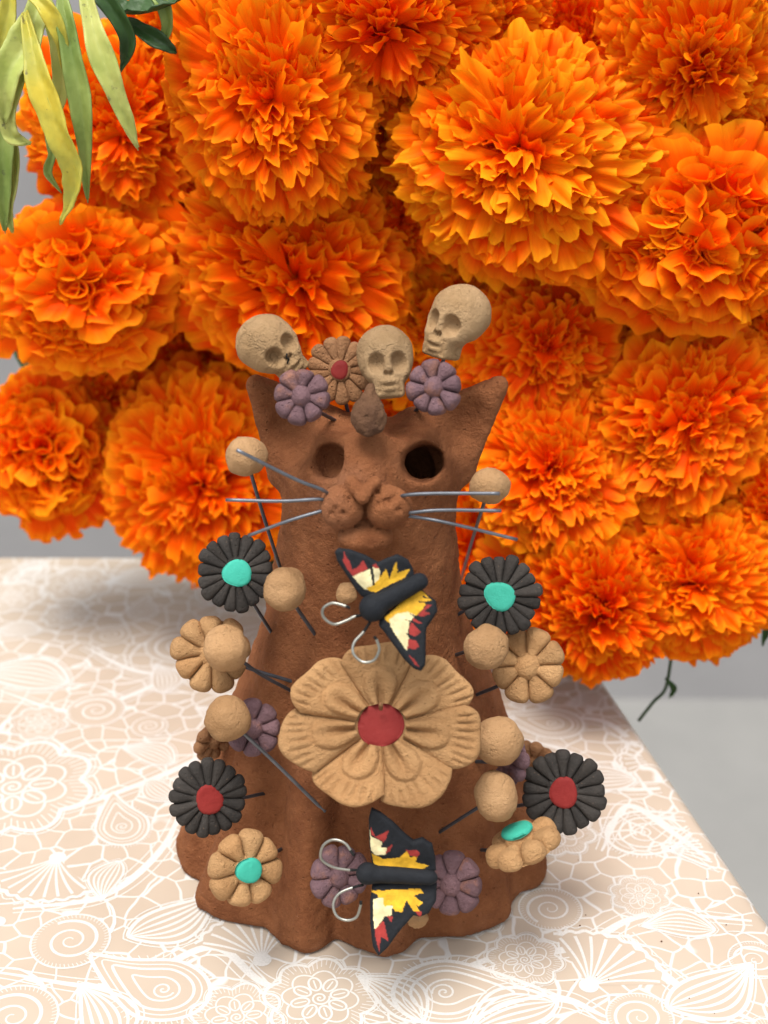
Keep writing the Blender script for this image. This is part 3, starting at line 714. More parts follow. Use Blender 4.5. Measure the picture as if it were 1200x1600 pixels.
n1 = noise(nt, co, 1500, 3); c1 = ramp(nt, n1.outputs[0], [(.3, (.54, .525, .50)), (.6, (.62, .605, .58))]); nt.links.new(c1.outputs[0], b.inputs['Base Color']); b.inputs['Roughness'].default_value = .65
bu = nt.nodes.new('ShaderNodeBump'); bu.inputs['Strength'].default_value = .3; bu.inputs['Distance'].default_value = .0004; nt.links.new(n1.outputs[0], bu.inputs['Height']); nt.links.new(bu.outputs[0], b.inputs['Normal'])
M_LACE = m
m, nt, b = mat('peach_cloth'); co = nt.nodes.new('ShaderNodeTexCoord').outputs['Object']
np_ = noise(nt, co, 18, 3); pc = ramp(nt, np_.outputs[0], [(.35, PEACH2), (.65, PEACH1)]); nt.links.new(pc.outputs[0], b.inputs['Base Color']); b.inputs['Roughness'].default_value = .6
M_PEACH = m
cv, cf = cloth()
_w = np.clip((cv[:, 2] + 1) / 1, 0, 1)
def _cz(x, y):
    q = np.stack([x, y, np.zeros(len(x))], -1); k = np.clip((np.hypot(x - AX, y) - 6.3) / 3, 0, 1)
    return k * (0.0 * vnoise(q, .1))
cv[:, 2] += _w * _cz(cv[:, 0], cv[:, 1])
table = add('tablecloth', new_mesh('tablecloth', cv, cf, M_CLOTH))
tag(table, 'peach tablecloth printed all over with white lace scrolls and netting', 'tablecloth')

def clothz(x, y):
    q = np.stack([np.asarray(x, float), np.asarray(y, float), np.zeros(np.shape(x))], -1)
    k = np.clip((np.hypot(np.asarray(x) - AX, np.asarray(y)) - 6.3) / 3, 0, 1)
    return k * (0.0 * vnoise(q, .1))
class Lace:
    def __init__(s): s.v = []; s.f = []; s.fv = []; s.ff = []; s.z = .003; s.zf = .007; s.k = 0; s.st = .00005
    def rib(s, p, w, closed=False):
        p = np.array(p, float); n = len(p)
        if n < 2: return
        if closed: t = np.roll(p, -1, 0) - np.roll(p, 1, 0)
        else: t = np.gradient(p, axis=0)
        t /= np.linalg.norm(t, axis=1, keepdims=True) + 1e-9; nn = np.stack([-t[:, 1], t[:, 0]], 1); w = np.array(w) * .70
        w = np.broadcast_to(np.array(w, float), (n,))[:, None] / 2
        a, b = p + nn * w, p - nn * w; o = len(s.v); s.z += s.st
        for k in range(n): s.v += [(a[k][0], a[k][1], s.z), (b[k][0], b[k][1], s.z)]
        for k in range(n if closed else n - 1):
            j = (k + 1) % n; s.f.append((o + 2 * k, o + 2 * k + 1, o + 2 * j + 1, o + 2 * j))
    def fill(s, p, white=False):
        o = len(s.fv if not white else s.v)
        if white:
            s.z += s.st; s.v += [(q[0], q[1], s.z) for q in p]; s.f.append(tuple(range(o, o + len(p))))
        else:
            s.zf += .00001; s.fv += [(q[0], q[1], s.zf) for q in p]; s.ff.append(tuple(range(o, o + len(p))))
    def begin(s): s.k += 1; s.z = .0095 + .00001 * s.k; s.st = .00005
LC = Lace()
def tf(pts, c, a, s=1.0):
    ca, sa = math.cos(a), math.sin(a); p = np.array(pts, float) * s
    return np.stack([p[:, 0] * ca - p[:, 1] * sa + c[0], p[:, 0] * sa + p[:, 1] * ca + c[1]], 1)
def spiral(c, a, s, hand=1):
    LC.begin()
    th = np.linspace(.4, 4.6 * math.pi, 90); r = .09 + .91 * (th / th[-1]) ** 1.25
    cir = np.stack([np.cos(np.linspace(0, 2 * math.pi, 40)), np.sin(np.linspace(0, 2 * math.pi, 40))], 1)
    LC.fill(tf(cir[:-1] * 1.28, c, a, s))
    p = np.stack([r * np.cos(th), hand * r * np.sin(th)], 1)
    LC.rib(tf(p, c, a, s), s * (.05 + .13 * (th / th[-1])))
    LC.rib(tf(cir[:-1] * 1.28, c, a, s), .10 * s, True)
    LC.st = .000002
    for k in range(54):
        t = 2 * math.pi * k / 54
        LC.rib(tf([(1.10 * math.cos(t), 1.10 * math.sin(t)), (1.26 * math.cos(t + .04), 1.26 * math.sin(t + .04))], c, a, s), .035 * s)
    LC.st = .00005
    tail = np.array([(1.28, 0), (1.5, .5 * hand), (1.5, 1.3 * hand), (1.1, 2.0 * hand)]); LC.rib(tf(bez(tail, 8), c, a, s), np.linspace(.22, .06, 25) * s)
def leafm(c, a, s, n=5):
    LC.begin()
    t = np.linspace(0, 1, 30); y = t * 3 - 1.5; w = .85 * np.sin(math.pi * t ** .8) * (1 - .15 * t); bend = .35 * np.sin(t * math.pi)
    L = np.stack([bend - w, y], 1); R = np.stack([bend + w, y], 1)
    LC.fill(tf(np.concatenate([L, R[::-1]]), c, a, s))
    for k in (-1, 1):
        LC.rib(tf(np.stack([bend + k * w, y], 1), c, a, s), .17 * s); LC.rib(tf(np.stack([bend + k * w * 1.22, y * 1.1], 1), c, a, s), .06 * s)
    for k in range(n):
        u = -1 + 2 * (k + 1) / (n + 1); LC.rib(tf(np.stack([bend + u * w * .95, y * (1 - .1 * abs(u))], 1), c, a, s), s * (.05 + .09 * np.sin(math.pi * t)))
def rosette(c, a, s, n=8):
    LC.begin()
    th = np.linspace(0, 2 * math.pi, n * 16, endpoint=False)
    sc = lambda R, d: np.stack([R * (1 + d * np.abs(np.sin(n * th / 2))) * np.cos(th), R * (1 + d * np.abs(np.sin(n * th / 2))) * np.sin(th)], 1)
    LC.fill(tf(sc(1.5, .22), c, a, s))
    LC.rib(tf(sc(1.5, .22), c, a, s), .16 * s, True); LC.rib(tf(sc(1.02, .22), c, a, s), .09 * s, True); LC.rib(tf(sc(1.62, .22), c, a, s), .05 * s, True)
    LC.st = .000002
    for k in range(len(th)):
        if k % 2: continue
        R = 1 + .22 * abs(math.sin(n * th[k] / 2)); q = rnd.uniform(1.12, 1.25)
        LC.rib(tf([(q * R * math.cos(th[k]), q * R * math.sin(th[k])), (1.5 * R * math.cos(th[k]), 1.5 * R * math.sin(th[k]))], c, a, s), .04 * s)
    LC.st = .00005
    for k in range(n):
        t0 = 2 * math.pi * k / n; pp = []
        for q in np.linspace(0, 2 * math.pi, 20, endpoint=False): pp.append((.66 + .30 * math.cos(q), .20 * math.sin(q)))
        LC.rib(tf(tf(pp, (0, 0), t0), c, a, s), .10 * s, True); LC.rib(tf(tf([(.45, 0), (.85, 0)], (0, 0), t0), c, a, s), .07 * s)
    th2 = np.linspace(0, 4 * math.pi, 40); LC.rib(tf(np.stack([th2 / 40 * np.cos(th2), th2 / 40 * np.sin(th2)], 1), c, a, s), .09 * s)
def shell(c, a, s, n=9):
    LC.begin()
    t = np.linspace(0, 1, 16); arc = np.linspace(-.95, .95, 40)
    rim = [((2.1 + .13 * abs(math.sin(q * n * 1.65))) * math.sin(q), (2.1 + .13 * abs(math.sin(q * n * 1.65))) * math.cos(q)) for q in arc]
    LC.fill(tf(np.array([(0, 0)] + rim), c, a, s))
    LC.rib(tf(rim, c, a, s), .17 * s); LC.rib(tf(np.array(rim) * 1.09, c, a, s), .06 * s)
    for k in range(n):
        q = -.9 + 1.8 * k / (n - 1); LC.rib(tf(np.stack([t * 2.0 * np.sin(q * (.75 + .25 * t)), t * 2.0 * np.cos(q * (.75 + .25 * t))], 1), c, a, s), s * (.06 + .11 * t * (1 - .3 * t)))
    th = np.linspace(0, 2 * math.pi, 20, endpoint=False); LC.fill(tf(np.stack([.28 * np.cos(th), .28 * np.sin(th)], 1), c, a, s), True)
def paisley(c, a, s):
    LC.begin()
    th = np.linspace(0, 2 * math.pi, 60, endpoint=False)
    def sh(k): 
        r = np.stack([np.cos(th) * (1.0 - .0 * th) * k, np.sin(th) * k * 1.25 + .9 * k * (np.clip(np.sin(th), 0, 1) ** 3)], 1)
        r[:, 0] = r[:, 0] * (1 - .55 * np.clip(np.sin(th), 0, 1) ** 2) + .4 * k * np.clip(np.sin(th), 0, 1) ** 4; return r
    LC.fill(tf(sh(1.15), c, a, s))
    for k, w in ((1.15, .17), (.96, .06), (.78, .12), (.45, .09)): LC.rib(tf(sh(k), c, a, s), w * s, True)
    o = sh(1.15)
    LC.st = .000002
    for k in range(0, 60, 1):
        e = o[k] / np.linalg.norm(o[k]); LC.rib(tf([o[k] + e * .04, o[k] + e * rnd.uniform(.16, .24)], c, a, s), .04 * s)
    LC.st = .00005
    th2 = np.linspace(0, 3.5 * math.pi, 30); LC.rib(tf(np.stack([th2 / 34 * np.cos(th2), th2 / 34 * np.sin(th2) - .1], 1), c, a, s), .08 * s)
# long flowing bands first, then the motifs laid between them
bands = [[(0, 1290), (150, 1250), (300, 1190), (420, 1120), (560, 1040)], [(0, 1520), (180, 1540), (330, 1480), (420, 1540), (600, 1590)], [(640, 1560), (760, 1500), (900, 1480), (1010, 1430), (1190, 1440)],
         [(940, 1330), (980, 1260), (1050, 1300), (1130, 1360)], [(700, 1600), (860, 1560), (950, 1590)], [(0, 1080), (120, 1110), (260, 1060), (330, 1000)], [(800, 1150), (900, 1180), (960, 1230), (1070, 1230)],
         [(20, 1420), (160, 1400), (250, 1330), (290, 1250)], [(880, 1120), (950, 1130), (1010, 1180)], [(980, 1460), (1060, 1540), (1190, 1600)], [(130, 1010), (220, 1050), (330, 1050)]]
for bnd in bands:
    pp = bez([T(*q)[:2] for q in bnd], 12); k = np.linspace(0, 1, len(pp)); w = .10 + .26 * np.sin(math.pi * k)
    LC.rib(pp, w)
    t = np.gradient(pp, axis=0); t /= np.linalg.norm(t, axis=1, keepdims=True); nn = np.stack([-t[:, 1], t[:, 0]], 1)
    for sg in (-1, 1): LC.rib(pp + nn * (w[:, None] * .5 + .13) * sg, .055)
LS = 1.12
sites = [(110, 1470, 'sp', .75, .3), (20, 1230, 'ro', 1.25, .2), (230, 1180, 'lf', .62, 1.1), (410, 1500, 'sh', .8, .3), (270, 1430, 'lf', .85, -.9), (90, 1340, 'sh', .8, 2.9), (250, 1545, 'pa', .85, 1.2), (500, 1560, 'ro', .72, .3),
         (860, 1420, 'sp', .62, 2.2), (1010, 1300, 'pa', .8, -1.1), (1100, 1340, 'lf', .7, 1.2), (700, 1550, 'pa', .9, -1.4), (920, 1540, 'sh', .85, -.6), (1110, 1540, 'lf', .9, -1.0), (1060, 1450, 'lf', .6, 1.5),
         (940, 1225, 'lf', .7, 1.8), (1040, 1190, 'sh', .6, 1.0), (30, 1060, 'lf', 1.1, 1.4), (150, 1110, 'sp', .7, 1.0), (250, 1060, 'lf', .6, .3), (860, 1130, 'pa', .7, 1.4), (930, 1100, 'lf', .6, 1.6), (190, 1290, 'pa', .62, .5),
         (20, 1590, 'sp', .8, 1), (370, 1590, 'ro', .6, 1), (820, 1500, 'ro', .5, 1), (1000, 1400, 'ro', .42, 0), (1180, 1500, 'sp', .5, 1), (1000, 1590, 'sp', .6, 2), (60, 1130, 'ro', .5, 1), (610, 1560, 'lf', .7, .8),
         (150, 1590, 'lf', .8, .5), (800, 1590, 'lf', .8, 2.0), (330, 1120, 'lf', .5, .8)]
fn = {'sp': spiral, 'lf': leafm, 'ro': rosette, 'sh': shell, 'pa': paisley}
used = []
for px, py, k, s, a in sites:
    c = T(px, py)[:2]; s_ = s * LS; used.append((c, s * 1.6)); fn[k](c, a, s * LS)
tries = 0
while tries < 900:
    tries += 1; c = np.array([rnd.uniform(-24, 13), rnd.uniform(-14, YB - 1)]); s = rnd.uniform(.45, 1.0)
    if c[0] + 1.5 * s > edge_at(c[1])[0] - .6 or math.hypot(c[0] - AX, c[1]) < 4.6 and False: continue
    if any(np.hypot(*(c - q)) < (r + s * 1.5) * .92 for q, r in used): continue
    used.append((c, s * 1.5)); fn[rnd.choice(['sp', 'lf', 'lf', 'ro', 'sh', 'pa'])](c, rnd.uniform(0, 6.28), s)
def clip_edge(v, f):
    v = np.array(v); v[:, 2] += clothz(v[:, 0], v[:, 1]); lim = np.array([edge_at(q[1])[0] - .5 for q in v]); keep = [p for p in f if all(v[i][0] < lim[i] and v[i][1] < YB - .1 for i in p)]
    return v, keep
lv, lf = clip_edge(LC.v, LC.f); fv, ff = clip_edge(LC.fv, LC.ff)
o = add('lace_motif_ground', new_mesh('lace_motif_ground', fv, ff, M_PEACH, False), None, table); o['kind'] = 'stuff'
o = add('lace_scrolls', new_mesh('lace_scrolls', lv, lf, M_LACE, False), None, table); o['kind'] = 'stuff'

def concrete(name, c1, c2, sc):
    m, nt, b = mat(name); co = nt.nodes.new('ShaderNodeTexCoord').outputs['Object']
    n1 = noise(nt, co, sc, 6, .65); r = ramp(nt, n1.outputs[0], [(.3, c2), (.7, c1)]); nt.links.new(r.outputs[0], b.inputs['Base Color']); b.inputs['Roughness'].default_value = .85
    return m
M_WALL = concrete('grey_render', (.34, .333, .336), (.28, .276, .28), 6)
M_FLOOR = concrete('grey_concrete', (.24, .239, .231), (.205, .205, .20), 9)
FZ = -45.0; FY = T(1100, 1092, FZ)[1]
me = new_mesh('floor', [(-400, -400, FZ), (400, -400, FZ), (400, FY + 1, FZ), (-400, FY + 1, FZ)], [(0, 1, 2, 3)], M_FLOOR, False); tag(add('floor', me), kind='structure')
x0, x1, y0, y1, z0, z1 = -400, 400, FY, FY + 15, FZ - .5, FZ + 230
vv = [(x, y, z) for x in (x0, x1) for y in (y0, y1) for z in (z0, z1)]
me = new_mesh('wall', vv, [(0, 1, 5, 4), (2, 6, 7, 3), (0, 2, 3, 1), (4, 5, 7, 6), (1, 3, 7, 5), (0, 4, 6, 2)], M_WALL, False); tag(add('wall', me), kind='structure')

# ------------------------------------------------------------------ marigolds
def petal_mat():
    m, nt, b = mat('marigold_petal')
    uv = nt.nodes.new('ShaderNodeUVMap'); sp_ = nt.nodes.new('ShaderNodeSeparateXYZ'); nt.links.new(uv.outputs[0], sp_.inputs[0])
    oi = nt.nodes.new('ShaderNodeObjectInfo')
    c = ramp(nt, sp_.outputs[1], [(0, (.75, .10, .0)), (.35, (.90, .075, .0)), (.82, (.96, .105, .0)), (1.0, (1.0, .42, .008))])
    rr = ramp(nt, oi.outputs['Random'], [(0, (.92, .042, .0)), (.4, (.95, .085, .0)), (.78, (1.0, .145, .0)), (1, (1.0, .34, .005))])
    col = mixc(nt, .45, c.outputs[0], rr.outputs[0])
    tc = nt.nodes.new('ShaderNodeTexCoord'); mp = nt.nodes.new('ShaderNodeMapping'); mp.inputs['Scale'].default_value = (14, 1.2, 1); nt.links.new(uv.outputs[0], mp.inputs[0])
    n1 = noise(nt, mp.outputs[0], 2.2, 3); st = ramp(nt, n1.outputs[0], [(.3, (.90, .82, .8)), (.7, (1.0, 1.0, 1.0))])
    col = mixc(nt, 1.0, col, st.outputs[0], 'MULTIPLY')
    nt.links.new(col, b.inputs['Base Color']); b.inputs['Roughness'].default_value = .55; b.inputs['Specular IOR Level'].default_value = .05
    bu = nt.nodes.new('ShaderNodeBump'); bu.inputs['Strength'].default_value = .4; bu.inputs['Distance'].default_value = .0005; nt.links.new(n1.outputs[0], bu.inputs['Height']); nt.links.new(bu.outputs[0], b.inputs['Normal'])
    tr = nt.nodes.new('ShaderNodeBsdfTranslucent'); tcol = mixc(nt, 1.0, col, (1.0, .85, .3), 'MULTIPLY'); nt.links.new(tcol, tr.inputs['Color'])
    mx = nt.nodes.new('ShaderNodeMixShader'); mx.inputs[0].default_value = .20
    out = nt.nodes['Material Output']; nt.links.new(b.outputs[0], mx.inputs[1]); nt.links.new(tr.outputs[0], mx.inputs[2]); nt.links.new(mx.outputs[0], out.inputs[0])
    return m
M_PETAL = petal_mat()
def leaf_mat(name, c1, c2, spots=None, tr_=.3):
    m, nt, b = mat(name); co = coords(nt); n1 = noise(nt, co, 70, 4); c = ramp(nt, n1.outputs[0], [(.35, c2), (.65, c1)]); col = c.outputs[0]
    if spots:
        n2 = noise(nt, co, 260, 3, .6); r2 = ramp(nt, n2.outputs[0], [(.66, (0, 0, 0)), (.74, (1, 1, 1))]); col = mixc(nt, r2.outputs[0], col, spots)
    nt.links.new(col, b.inputs['Base Color']); b.inputs['Roughness'].default_value = .5
    g = noise(nt, co, 500, 3); bu = nt.nodes.new('ShaderNodeBump'); bu.inputs['Strength'].default_value = .3; bu.inputs['Distance'].default_value = .0006; nt.links.new(g.outputs[0], bu.inputs['Height']); nt.links.new(bu.outputs[0], b.inputs['Normal'])
    tr = nt.nodes.new('ShaderNodeBsdfTranslucent'); nt.links.new(col, tr.inputs['Color']); mx = nt.nodes.new('ShaderNodeMixShader'); mx.inputs[0].default_value = tr_
    out = nt.nodes['Material Output']; nt.links.new(b.outputs[0], mx.inputs[1]); nt.links.new(tr.outputs[0], mx.inputs[2]); nt.links.new(mx.outputs[0], out.inputs[0])
    return m
M_LEAF = leaf_mat('green_leaf', (.055, .13, .03), (.03, .075, .02))
M_PALE = leaf_mat('pale_leaf', (.66, .68, .22), (.46, .54, .13), spots=(.22, .22, .10))
M_YELLOW = leaf_mat('yellow_leaf', (.74, .62, .07), (.50, .50, .09), spots=(.22, .19, .06))
M_GREY = leaf_mat('grey_green_leaf', (.36, .46, .12), (.22, .32, .07), spots=(.1, .12, .06))
def ray_petal(seed, quilled=0.0, ruff=1.0):
    rs = np.random.RandomState(seed); nu, nv = 21, 9; v = []; uvs = []
    ph = rs.uniform(0, 6.28, 4); bend = rs.uniform(.12, .6); f1 = rs.uniform(1.6, 2.6); asym = rs.uniform(-.15, .15)
    for i in range(nu):
        u = -1 + 2 * i / (nu - 1)
        for j in range(nv):
            t = j / (nv - 1)
            w = .10 + .56 * t ** .8; 
            ln_ = 1 - .24 * abs(u) ** 3.5 + .05 * math.sin(5 * u + ph[0]) * t + .035 * math.sin(11 * u + ph[1]) * t
            y = t * ln_; x = u * w * (1 + .04 * math.sin(4 * t + ph[2])) + asym * t * t
            z = -bend * t ** 2.2 * 1.0                                       # tips fall back
            z += ruff * .095 * t ** 3 * math.sin(f1 * math.pi * u + ph[3]) + ruff * .055 * t ** 5 * math.sin(3.9 * math.pi * u + ph[1])
            z += .13 * u * u * (1 - t) + .05 * u * u * t
            if quilled:
                a = u * math.pi * (.98 if quilled > .9 else .8); rr = (.075 + .17 * t ** 1.6)
                xq = rr * math.sin(a); zq = rr * (1 - math.cos(a)) - .0; yq = t * .92 * (1 + .05 * math.cos(a))
                fl = max(0, t - .75) * .8; xq += math.sin(a) * fl * .4; zq += -math.cos(a) * fl * .4
                x = x * (1 - quilled) + xq * quilled; y = y * (1 - quilled) + yq * quilled; z = z * (1 - quilled) + zq * quilled
            v.append((x, y, z)); uvs.append(((u + 1) / 2 + seed, t))
    me = new_mesh('petal', np.array(v), grid_faces(nu, nv, flip=True), M_PETAL)
    uvl = me.uv_layers.new(name='UVMap')
    for l in me.loops: uvl.data[l.index].uv = uvs[l.vertex_index]
    return me
M_CORE = leaf_mat('flower_core', (.55, .10, .0), (.35, .05, .0))
RUF = [ray_petal(100 + k, 0, rnd.uniform(.8, 1.5)) for k in range(12)]
FLAT = [ray_petal(200 + k, 0, rnd.uniform(.3, .7)) for k in range(6)]
QUI = [ray_petal(300 + k, 1.0, .4) for k in range(5)]
def ray_grid(rs, nu=15, nv=7):
    v = np.zeros((nu, nv, 3)); uv = np.zeros((nu, nv, 2)); ph = rs.uniform(0, 6.28, 4); bend = rs.uniform(.1, .7); f1 = rs.uniform(1.5, 2.8)
    for i in range(nu):
        u = -1 + 2 * i / (nu - 1)
        for j in range(nv):
            t = j / (nv - 1); w = (.12 + .50 * t ** .8) * (1 - .12 * max(0, t - .8) * 5 * .8); ln_ = 1 - .30 * abs(u) ** 3.2 + .05 * math.sin(5 * u + ph[0]) * t + .03 * math.sin(11 * u + ph[2]) * t
            v[i, j] = (u * w, t * ln_, -bend * t ** 2.2 + .13 * t ** 3 * math.sin(f1 * math.pi * u + ph[3]) + .06 * t ** 4 * math.sin(3.6 * math.pi * u + ph[1]) + .15 * u * u * (1 - t)); uv[i, j] = ((u + 1) / 2 + ph[2], t)
    return v.reshape(-1, 3), uv.reshape(-1, 2)
def small_petals(seed, n=260):
    rs = np.random.RandomState(seed); V, U, F = [], [], []; base_f = np.array(grid_faces(15, 7, flip=True)); off = 0; phimax = math.radians(112)
    for i in range(n):
        t = ((i + .5) / n) ** 1.15; phi = math.acos(1 - t * (1 - math.cos(phimax))) + rs.uniform(-.08, .08); az = i * 2.399963 + .8 + rs.uniform(-.3, .3); k = phi / phimax
        d = np.array([math.sin(phi) * math.cos(az), math.sin(phi) * math.sin(az), math.cos(phi)]); tg = np.array([math.cos(phi) * math.cos(az), math.cos(phi) * math.sin(az), -math.sin(phi)])
        le = .1 + .5 * k + rs.uniform(-.35, .35); y = d * math.cos(le) + tg * math.sin(le); y /= np.linalg.norm(y); z = -tg + y * tg.dot(y); z /= np.linalg.norm(z); x = np.cross(y, z)
        tw = rs.uniform(-1, 1) * (1.5 if k < .35 else .8); x, z = x * math.cos(tw) + z * math.sin(tw), z * math.cos(tw) - x * math.sin(tw)
        L = rs.uniform(.40, .56); w = rs.uniform(.15, .28); g, uv = ray_grid(rs)
        V.append(d * .44 + g[:, :1] * w * x + g[:, 1:2] * L * y + g[:, 2:] * (w + L) / 2 * z); U.append(uv); F.append(base_f + off); off += len(g)
    V = np.concatenate(V); U = np.concatenate(U); F = np.concatenate(F)
    me = new_mesh('small_petals', V, F, M_PETAL); uvl = me.uv_layers.new(name='UVMap'); li = np.empty(len(me.loops), dtype=np.int32); me.loops.foreach_get('vertex_index', li)
    uvl.data.foreach_set('uv', U[li].astype(np.float32).ravel()); return me
SMALL = [small_petals(900 + k) for k in range(4)]
def calyx_mesh(R):
    nu, nv = 14, 8; v = []
    for i in range(nu):
        a = 2 * math.pi * i / nu
        for j in range(nv):
            t = j / (nv - 1); r = R * (.08 + .26 * math.sin(t * math.pi * .55)); v.append((r * math.cos(a), r * math.sin(a), R * (-.75 + .75 * t)))
    return new_mesh('calyx', v, grid_faces(nu, nv, wrap=True), M_LEAF)
BUNCH = np.array([3.0, 17.0, 1.0])
def marigold(px, py, Y, rpx, face, kind, label, n=230, seed=1):
    pt = P(px, py, Y); R = rpx * unit(pt) * 1.20
    ax = Vector(face).normalized()
    Rq = ax.to_track_quat('Z', 'Y').to_matrix().to_4x4()
    q_ = random.Random(seed * 3); M = Matrix.Translation(Vector(pt) * S) @ Rq @ Matrix.Rotation(q_.uniform(0, 6), 4, 'Z') @ Matrix.Diagonal((q_.uniform(1.0, 1.12), q_.uniform(.86, .98), q_.uniform(.60, .78), 1))
    r_ = bpy.data.objects.new('marigold', None); C.objects.link(r_); r_.empty_display_size = .01; place(r_, M)
    tag(r_, label, 'flower', 'marigolds in the bunch behind the figurine')
    rs = random.Random(seed); phimax = math.radians(118)
    for i in range(n):
        t = ((i + .5) / n) ** 1.22; phi = math.acos(1 - t * (1 - math.cos(phimax))); az = i * 2.399963 + rs.uniform(-.15, .15); phi += rs.uniform(-.06, .06)
        d = Vector((math.sin(phi) * math.cos(az), math.sin(phi) * math.sin(az), math.cos(phi)))
        tang = Vector((math.cos(phi) * math.cos(az), math.cos(phi) * math.sin(az), -math.sin(phi)))   # away from the pole
        inner = .46 * R; k = phi / phimax
        if kind == 'q' and k < .55 and rs.random() < .7: me = rs.choice(QUI); L = R * rs.uniform(.46, .54); wd = .80 * R * (.40 + .62 * k); inner = .42 * R
        elif kind == 'q': me = rs.choice(FLAT + RUF[:3]); L = R * rs.uniform(.5, .62); wd = R * .44
        elif kind == 'o': me = rs.choice(RUF if k < .6 else FLAT); L = R * (rs.uniform(.42, .54) if k < .66 else rs.uniform(.62, .82)); wd = R * (.24 + (.20 if k < .66 else .40) * k)
        else: me = rs.choice(RUF); L = R * rs.uniform(.42, .58); wd = R * (.25 + .13 * k) * rs.uniform(.7, 1.3)
        lean = (.12 + .50 * k) + rs.uniform(-.18, .18)
        lump = float(vnoise(np.array(d) * 1.0, 1.7, seed * 1.7)); L *= 1 + .22 * lump; lean += .45 * float(vnoise(np.array(d), 2.3, seed * 2.9 + 5))
        yv = (d * math.cos(lean) + tang * math.sin(lean)).normalized()
        zv = (-tang + yv * tang.dot(yv)).normalized(); xv = yv.cross(zv)
        tw = rs.uniform(-.55, .55) if k > .3 else rs.uniform(-1.7, 1.7)
        if k < .3 and kind != 'q': L *= .86; wd *= .72
        rot = Matrix.Rotation(tw, 4, 'Y')
        B = Matrix(((xv.x, yv.x, zv.x, 0), (xv.y, yv.y, zv.y, 0), (xv.z, yv.z, zv.z, 0), (0, 0, 0, 1)))
        base = Vector(d) * inner * (.80 + .20 * k) ; 
        Mp = Matrix.Translation(base * S) @ B @ rot @ Matrix.Diagonal((wd, L, (wd + L) / 2, 1))
        c = bpy.data.objects.new('petal', me); C.objects.link(c); c.parent = r_; c.matrix_parent_inverse = Matrix.Identity(4); c.matrix_basis = Mp
    core = ball_mesh('flower_core', R * .44, M_CORE, seed, (1, 1, .85)); add('flower_core', core, M, r_)
    sm_ = bpy.data.objects.new('small_petals', SMALL[seed % 4]); C.objects.link(sm_); sm_.parent = r_; sm_.matrix_parent_inverse = Matrix.Identity(4); sm_.matrix_basis = Matrix.Rotation(seed * 1.3, 4, 'Z') @ Matrix.Scale(R * (.98 if kind != 'q' else .82), 4); sm_['kind'] = 'stuff'
    c = add('calyx', calyx_mesh(R), M, r_)
    b0 = np.array(M @ (Vector((0, 0, -.7 * R)) * S)) / S; b1 = b0 - np.array(ax) * R * .8; end = BUNCH + np.array([rs.uniform(-2, 2), rs.uniform(-1, 2.5), rs.uniform(0, 2)])
    inv = M.inverted(); q = [np.array(inv @ (Vector(x_) * S)) / S for x_ in (b0, b1, (b1 + end) / 2 + np.array([0, 1.5, 0]), end)]
    v, f = tube(bez(q, 6), .22, 8); add('stem', new_mesh('stem', v, f, M_LEAF), M, r_)
    return r_
